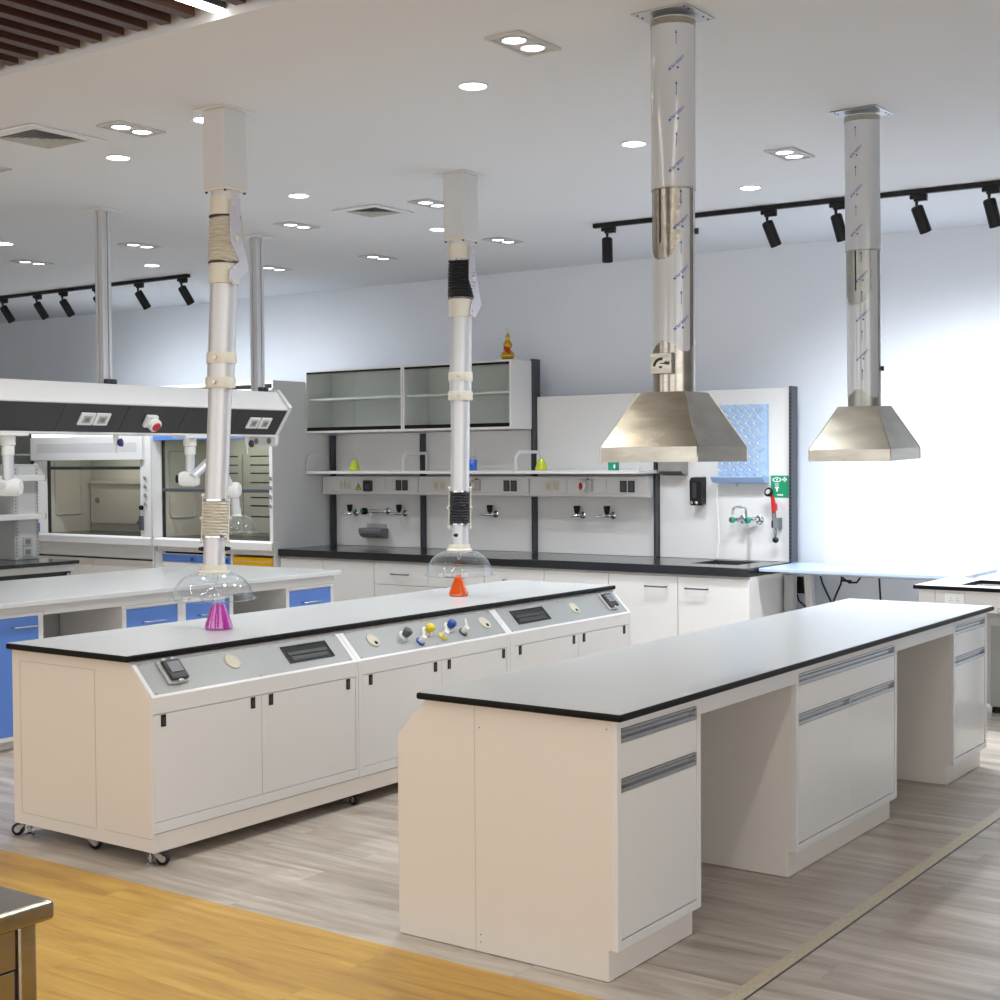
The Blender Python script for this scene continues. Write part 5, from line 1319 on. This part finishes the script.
# ------------------------------------------------------------------ pale blue sit stand desk
def desk():
    x0, x1, y0, y1, z = -4.425, -2.957, 9.435, 10.2, .845
    t = thing('standing_desk', 'pale blue topped standing desk against the bright bare wall', 'desk', ((x0 + x1) / 2, (y0 + y1) / 2, 0))
    build(MB().box(x0, x1, y0, y1, z - .024, z), 'desktop', M['lightblue'], t, bevel=.003)
    build(MB().box(x0 + .05, x1 - .05, 9.86, 9.9, .772, .8205), 'cross_beam', M['fixture'], t)
    for xa, m in ((-4.385, 'grey'), (-3.1, 'grey')):
        l = build(MB().box(xa - .035, xa + .035, 9.86, 9.94, .45, .771), 'leg', M[m], t, bevel=.004)
        build(MB().box(xa - .03, xa + .03, 9.865, 9.935, .03, .4495), 'inner_column', M['alu'], l)
        build(MB().box(xa - .04, xa + .04, 9.5, 10.15, .002, .0295), 'foot', M['alu'], l, bevel=.004)
        build(MB().box(xa - .03, xa + .03, 9.5, 10.15, .80, .8205), 'top_bracket', M['charcoal'], l)
    build(MB().box(-4.398, -4.328, 10.0, 10.06, .62, .745), 'control_box', M['blackp'], t, bevel=.003)
    build(MB().prism([(-4.325, .79), (-4.27, .79), (-4.235, .40), (-4.295, .40)], 'Y', 9.99, 10.05), 'cable_duct', M['white'], t, bevel=.004)
    build(MB().box(-4.0, -3.77, 9.99, 10.04, .776, .80), 'socket_strip', M['fixture'], t, bevel=.002)
    for x in (-3.995, -3.785): build(MB().box(x - .014, x + .014, 9.985, 9.9895, .777, .799), 'strip_end', M['blackp'], t)
    for pts in ([(-4.09, 10.05, .81), (-4.16, 10.07, .72), (-4.155, 10.08, .62), (-4.13, 10.1, .52), (-4.13, 10.12, .12), (-4.1, 10.13, .01)],
                [(-4.07, 10.05, .81), (-4.045, 10.07, .7), (-4.0, 10.08, .6), (-3.96, 10.1, .5), (-3.95, 10.12, .2)],
                [(-4.295, 10.03, .62), (-4.28, 10.04, .56), (-4.22, 10.05, .51), (-4.15, 10.06, .48)],
                [(-3.88, 10.05, .775), (-3.90, 10.07, .70), (-3.94, 10.08, .62), (-3.98, 10.1, .54), (-3.98, 10.1, .2)],
                [(-3.885, 10.03, .76), (-3.82, 10.03, .715), (-3.76, 10.03, .72), (-3.725, 10.03, .77)],
                [(-3.62, 10.05, .815), (-3.602, 10.06, .75), (-3.60, 10.08, .6), (-3.60, 10.1, .2)]):
        pts = [(p[0] - (.10 if pts[0][0] < -4.2 else .16), p[1], p[2]) for p in pts]
        build(MB().tube(pts, .0075, 8), 'cable', M['blackp'], t, smooth=True)
    build(MB().box(-4.03, -3.96, 10.01, 10.035, .722, .737), 'cable_plug', M['blackp'], t, bevel=.003)
desk()

# ------------------------------------------------------------------ sink bench at the picture edge
def sink_bench():
    x0, x1, y0, y1, z = -3.005, -1.6, 8.61, 9.30, .85
    t = thing('sink_bench', 'white bench with black edged top and sink, beyond the far end of the island', 'bench', ((x0 + x1) / 2, (y0 + y1) / 2, 0))
    hx0, hx1, hy0, hy1 = -2.76, -2.2, 8.76, 9.16
    xs = [x0, hx0, hx1, x1]; ys = [y0, hy0, hy1, y1]; b = MB(); g = {}
    for k, zz in enumerate((z - .024, z - .0012)):
        for i, x in enumerate(xs):
            for j, y in enumerate(ys): g[i, j, k] = b.v((x, y, zz))
    for i in range(3):
        for j in range(3):
            if (i, j) != (1, 1):
                for k in (0, 1): b.f([g[i, j, k], g[i + 1, j, k], g[i + 1, j + 1, k], g[i, j + 1, k]])
    for i in range(3):
        b.f([g[i, 0, 0], g[i + 1, 0, 0], g[i + 1, 0, 1], g[i, 0, 1]]); b.f([g[i, 3, 0], g[i + 1, 3, 0], g[i + 1, 3, 1], g[i, 3, 1]])
        b.f([g[0, i, 0], g[0, i + 1, 0], g[0, i + 1, 1], g[0, i, 1]]); b.f([g[3, i, 0], g[3, i + 1, 0], g[3, i + 1, 1], g[3, i, 1]])
    b.f([g[1, 1, 0], g[2, 1, 0], g[2, 1, 1], g[1, 1, 1]]); b.f([g[1, 2, 0], g[2, 2, 0], g[2, 2, 1], g[1, 2, 1]])
    b.f([g[1, 1, 0], g[1, 2, 0], g[1, 2, 1], g[1, 1, 1]]); b.f([g[2, 1, 0], g[2, 2, 0], g[2, 2, 1], g[2, 1, 1]])
    wt = build(b, 'worktop_core', M['black'], t)
    b = MB(); q = .005
    for a, c, d, e in ((x0 + q, x1 - q, y0 + q, hy0 - q), (x0 + q, x1 - q, hy1 + q, y1 - q), (x0 + q, hx0 - q, hy0 - q, hy1 + q), (hx1 + q, x1 - q, hy0 - q, hy1 + q)):
        b.quad((a, d, z), (c, d, z), (c, e, z), (a, e, z))
    build(b, 'laminate', M['greytop'], wt)
    b = MB(); w = .01
    b.box(hx0, hx1, hy0, hy0 + w, .62, .8255); b.box(hx0, hx1, hy1 - w, hy1, .62, .8255); b.box(hx0, hx0 + w, hy0 + w, hy1 - w, .62, .8255); b.box(hx1 - w, hx1, hy0 + w, hy1 - w, .62, .8255); b.box(hx0, hx1, hy0, hy1, .61, .62)
    build(b, 'basin', M['grey'], t)
    build(MB().box(x0 + .03, x1, y0 + .02, y0 + .045, .70, .8255), 'front_apron', M['white'], t, bevel=.001)
    build(MB().box(x0 + .13, x0 + .1315, y0 + .0185, y0 + .0205, .702, .8255), 'apron_seam', M['midgrey'], t)
    s = build(MB().box(-2.812, -2.695, y0 + .011, y0 + .0199, .742, .808), 'socket', M['signwhite'], t, bevel=.002)
    b = MB()
    for x in (-2.775, -2.735):
        for dx, dz in ((-.007, -.006), (.007, -.006), (0, .007)): b.cyl((x + dx, y0 + .0108, .77 + dz), (x + dx, y0 + .0098, .77 + dz), .003, n=6)
    build(b, 'socket_pin', M['midgrey'], s)
    b = MB(); add_text(b, 'OST', .05, lambda x, y: (-2.455 + x, y0 + .0185, .715 + y))
    build(b, 'lettering', M['grey'], t)
    for xa in (-2.675, -1.7):
        l = build(MB().box(xa - .033, xa + .033, y1 - .1, y1 - .04, .04, .8255), 'leg', M['grey'], t, bevel=.003)
        build(MB().lathe([(.03, .001), (.03, .03), (.02, .0395)], (xa, y1 - .07, 0), 16), 'foot', M['blackp'], l)
    build(MB().box(x0 + .031, x0 + .06, y0 + .046, y1 - .02, .05, .8255), 'side_panel', M['white'], t)
    build(MB().box(x0 + .061, -2.72, y0 + .62, y0 + .64, .05, .8255), 'back_panel', M['white'], t)
sink_bench()

# ------------------------------------------------------------------ stainless table at the picture corner
def steel_table():
    x1, y1, z = -2.122, 1.6, .85
    x0, y0 = -3.1, .5
    t = thing('steel_worktable', 'stainless steel cabinet table cut by the picture corner on the honey floor', 'table', ((x0 + x1) / 2, (y0 + y1) / 2, 0))
    build(MB().box(x0, x1, y0, y1, z - .036, z), 'tabletop', M['steel'], t, bevel=.008, segs=3)
    bx = x1 - .02; by = y1 - .025
    build(MB().box(x0 + .05, bx - .012, y0 + .05, by - .012, .12, z - .0365), 'cabinet_body', M['steel'], t, bevel=.002)
    for xa in (x0 + .05, bx - .04):
        for ya in (y0 + .05, by - .04):
            l = build(MB().box(xa, xa + .04, ya, ya + .04, .02, z - .0365), 'post', M['steel'], t, bevel=.006)
            build(MB().lathe([(.02, .001), (.02, .0195)], (xa + .02, ya + .02, 0), 14), 'foot', M['blackp'], l)
    build(MB().box(bx - .0119, bx - .002, by - .50, by - .045, .74, z - .0365), 'top_rail', M['steel'], t)
    d = build(MB().box(bx - .0119, bx - .001, by - .50, by - .047, .14, .737), 'door', M['steel'], t, bevel=.002)
    build(MB().box(bx - .0119, bx - .006, by - .0465, by - .0405, .14, .7395), 'door_gap', M['dark'], t)
    build(MB().box(bx - .0119, bx - .006, by - .50, by - .0466, .7372, .7398), 'door_gap', M['dark'], t)
steel_table()

# ------------------------------------------------------------------ sky light from the open front, camera
w = bpy.data.worlds.new('World'); bpy.context.scene.world = w; w.use_nodes = True
bg = w.node_tree.nodes['Background']; bg.inputs[0].default_value = (.97, .985, 1, 1); bg.inputs[1].default_value = 2.2

cam = bpy.data.cameras.new('camera'); co = bpy.data.objects.new('camera', cam); C.objects.link(co)
cam.sensor_width = 36; cam.sensor_fit = 'HORIZONTAL'; cam.lens = 1424.5 / 1000 * 36; cam.clip_end = 100
yaw, pit, rol = R(35.42), R(1.571), R(-.387)
fw = Vector((-math.sin(yaw) * math.cos(pit), math.cos(yaw) * math.cos(pit), -math.sin(pit)))
rr_ = Vector((math.cos(yaw), math.sin(yaw), 0)); uu = rr_.cross(fw)
r2 = rr_ * math.cos(rol) + uu * math.sin(rol); u2 = uu * math.cos(rol) - rr_ * math.sin(rol)
co.matrix_world = Matrix(((r2.x, u2.x, -fw.x, 0), (r2.y, u2.y, -fw.y, 0), (r2.z, u2.z, -fw.z, 1.63), (0, 0, 0, 1)))
sc = bpy.context.scene; sc.camera = co
sc.view_settings.view_transform = 'Standard'; sc.view_settings.look = 'None'; sc.view_settings.gamma = 1; sc.view_settings.exposure = 0.26
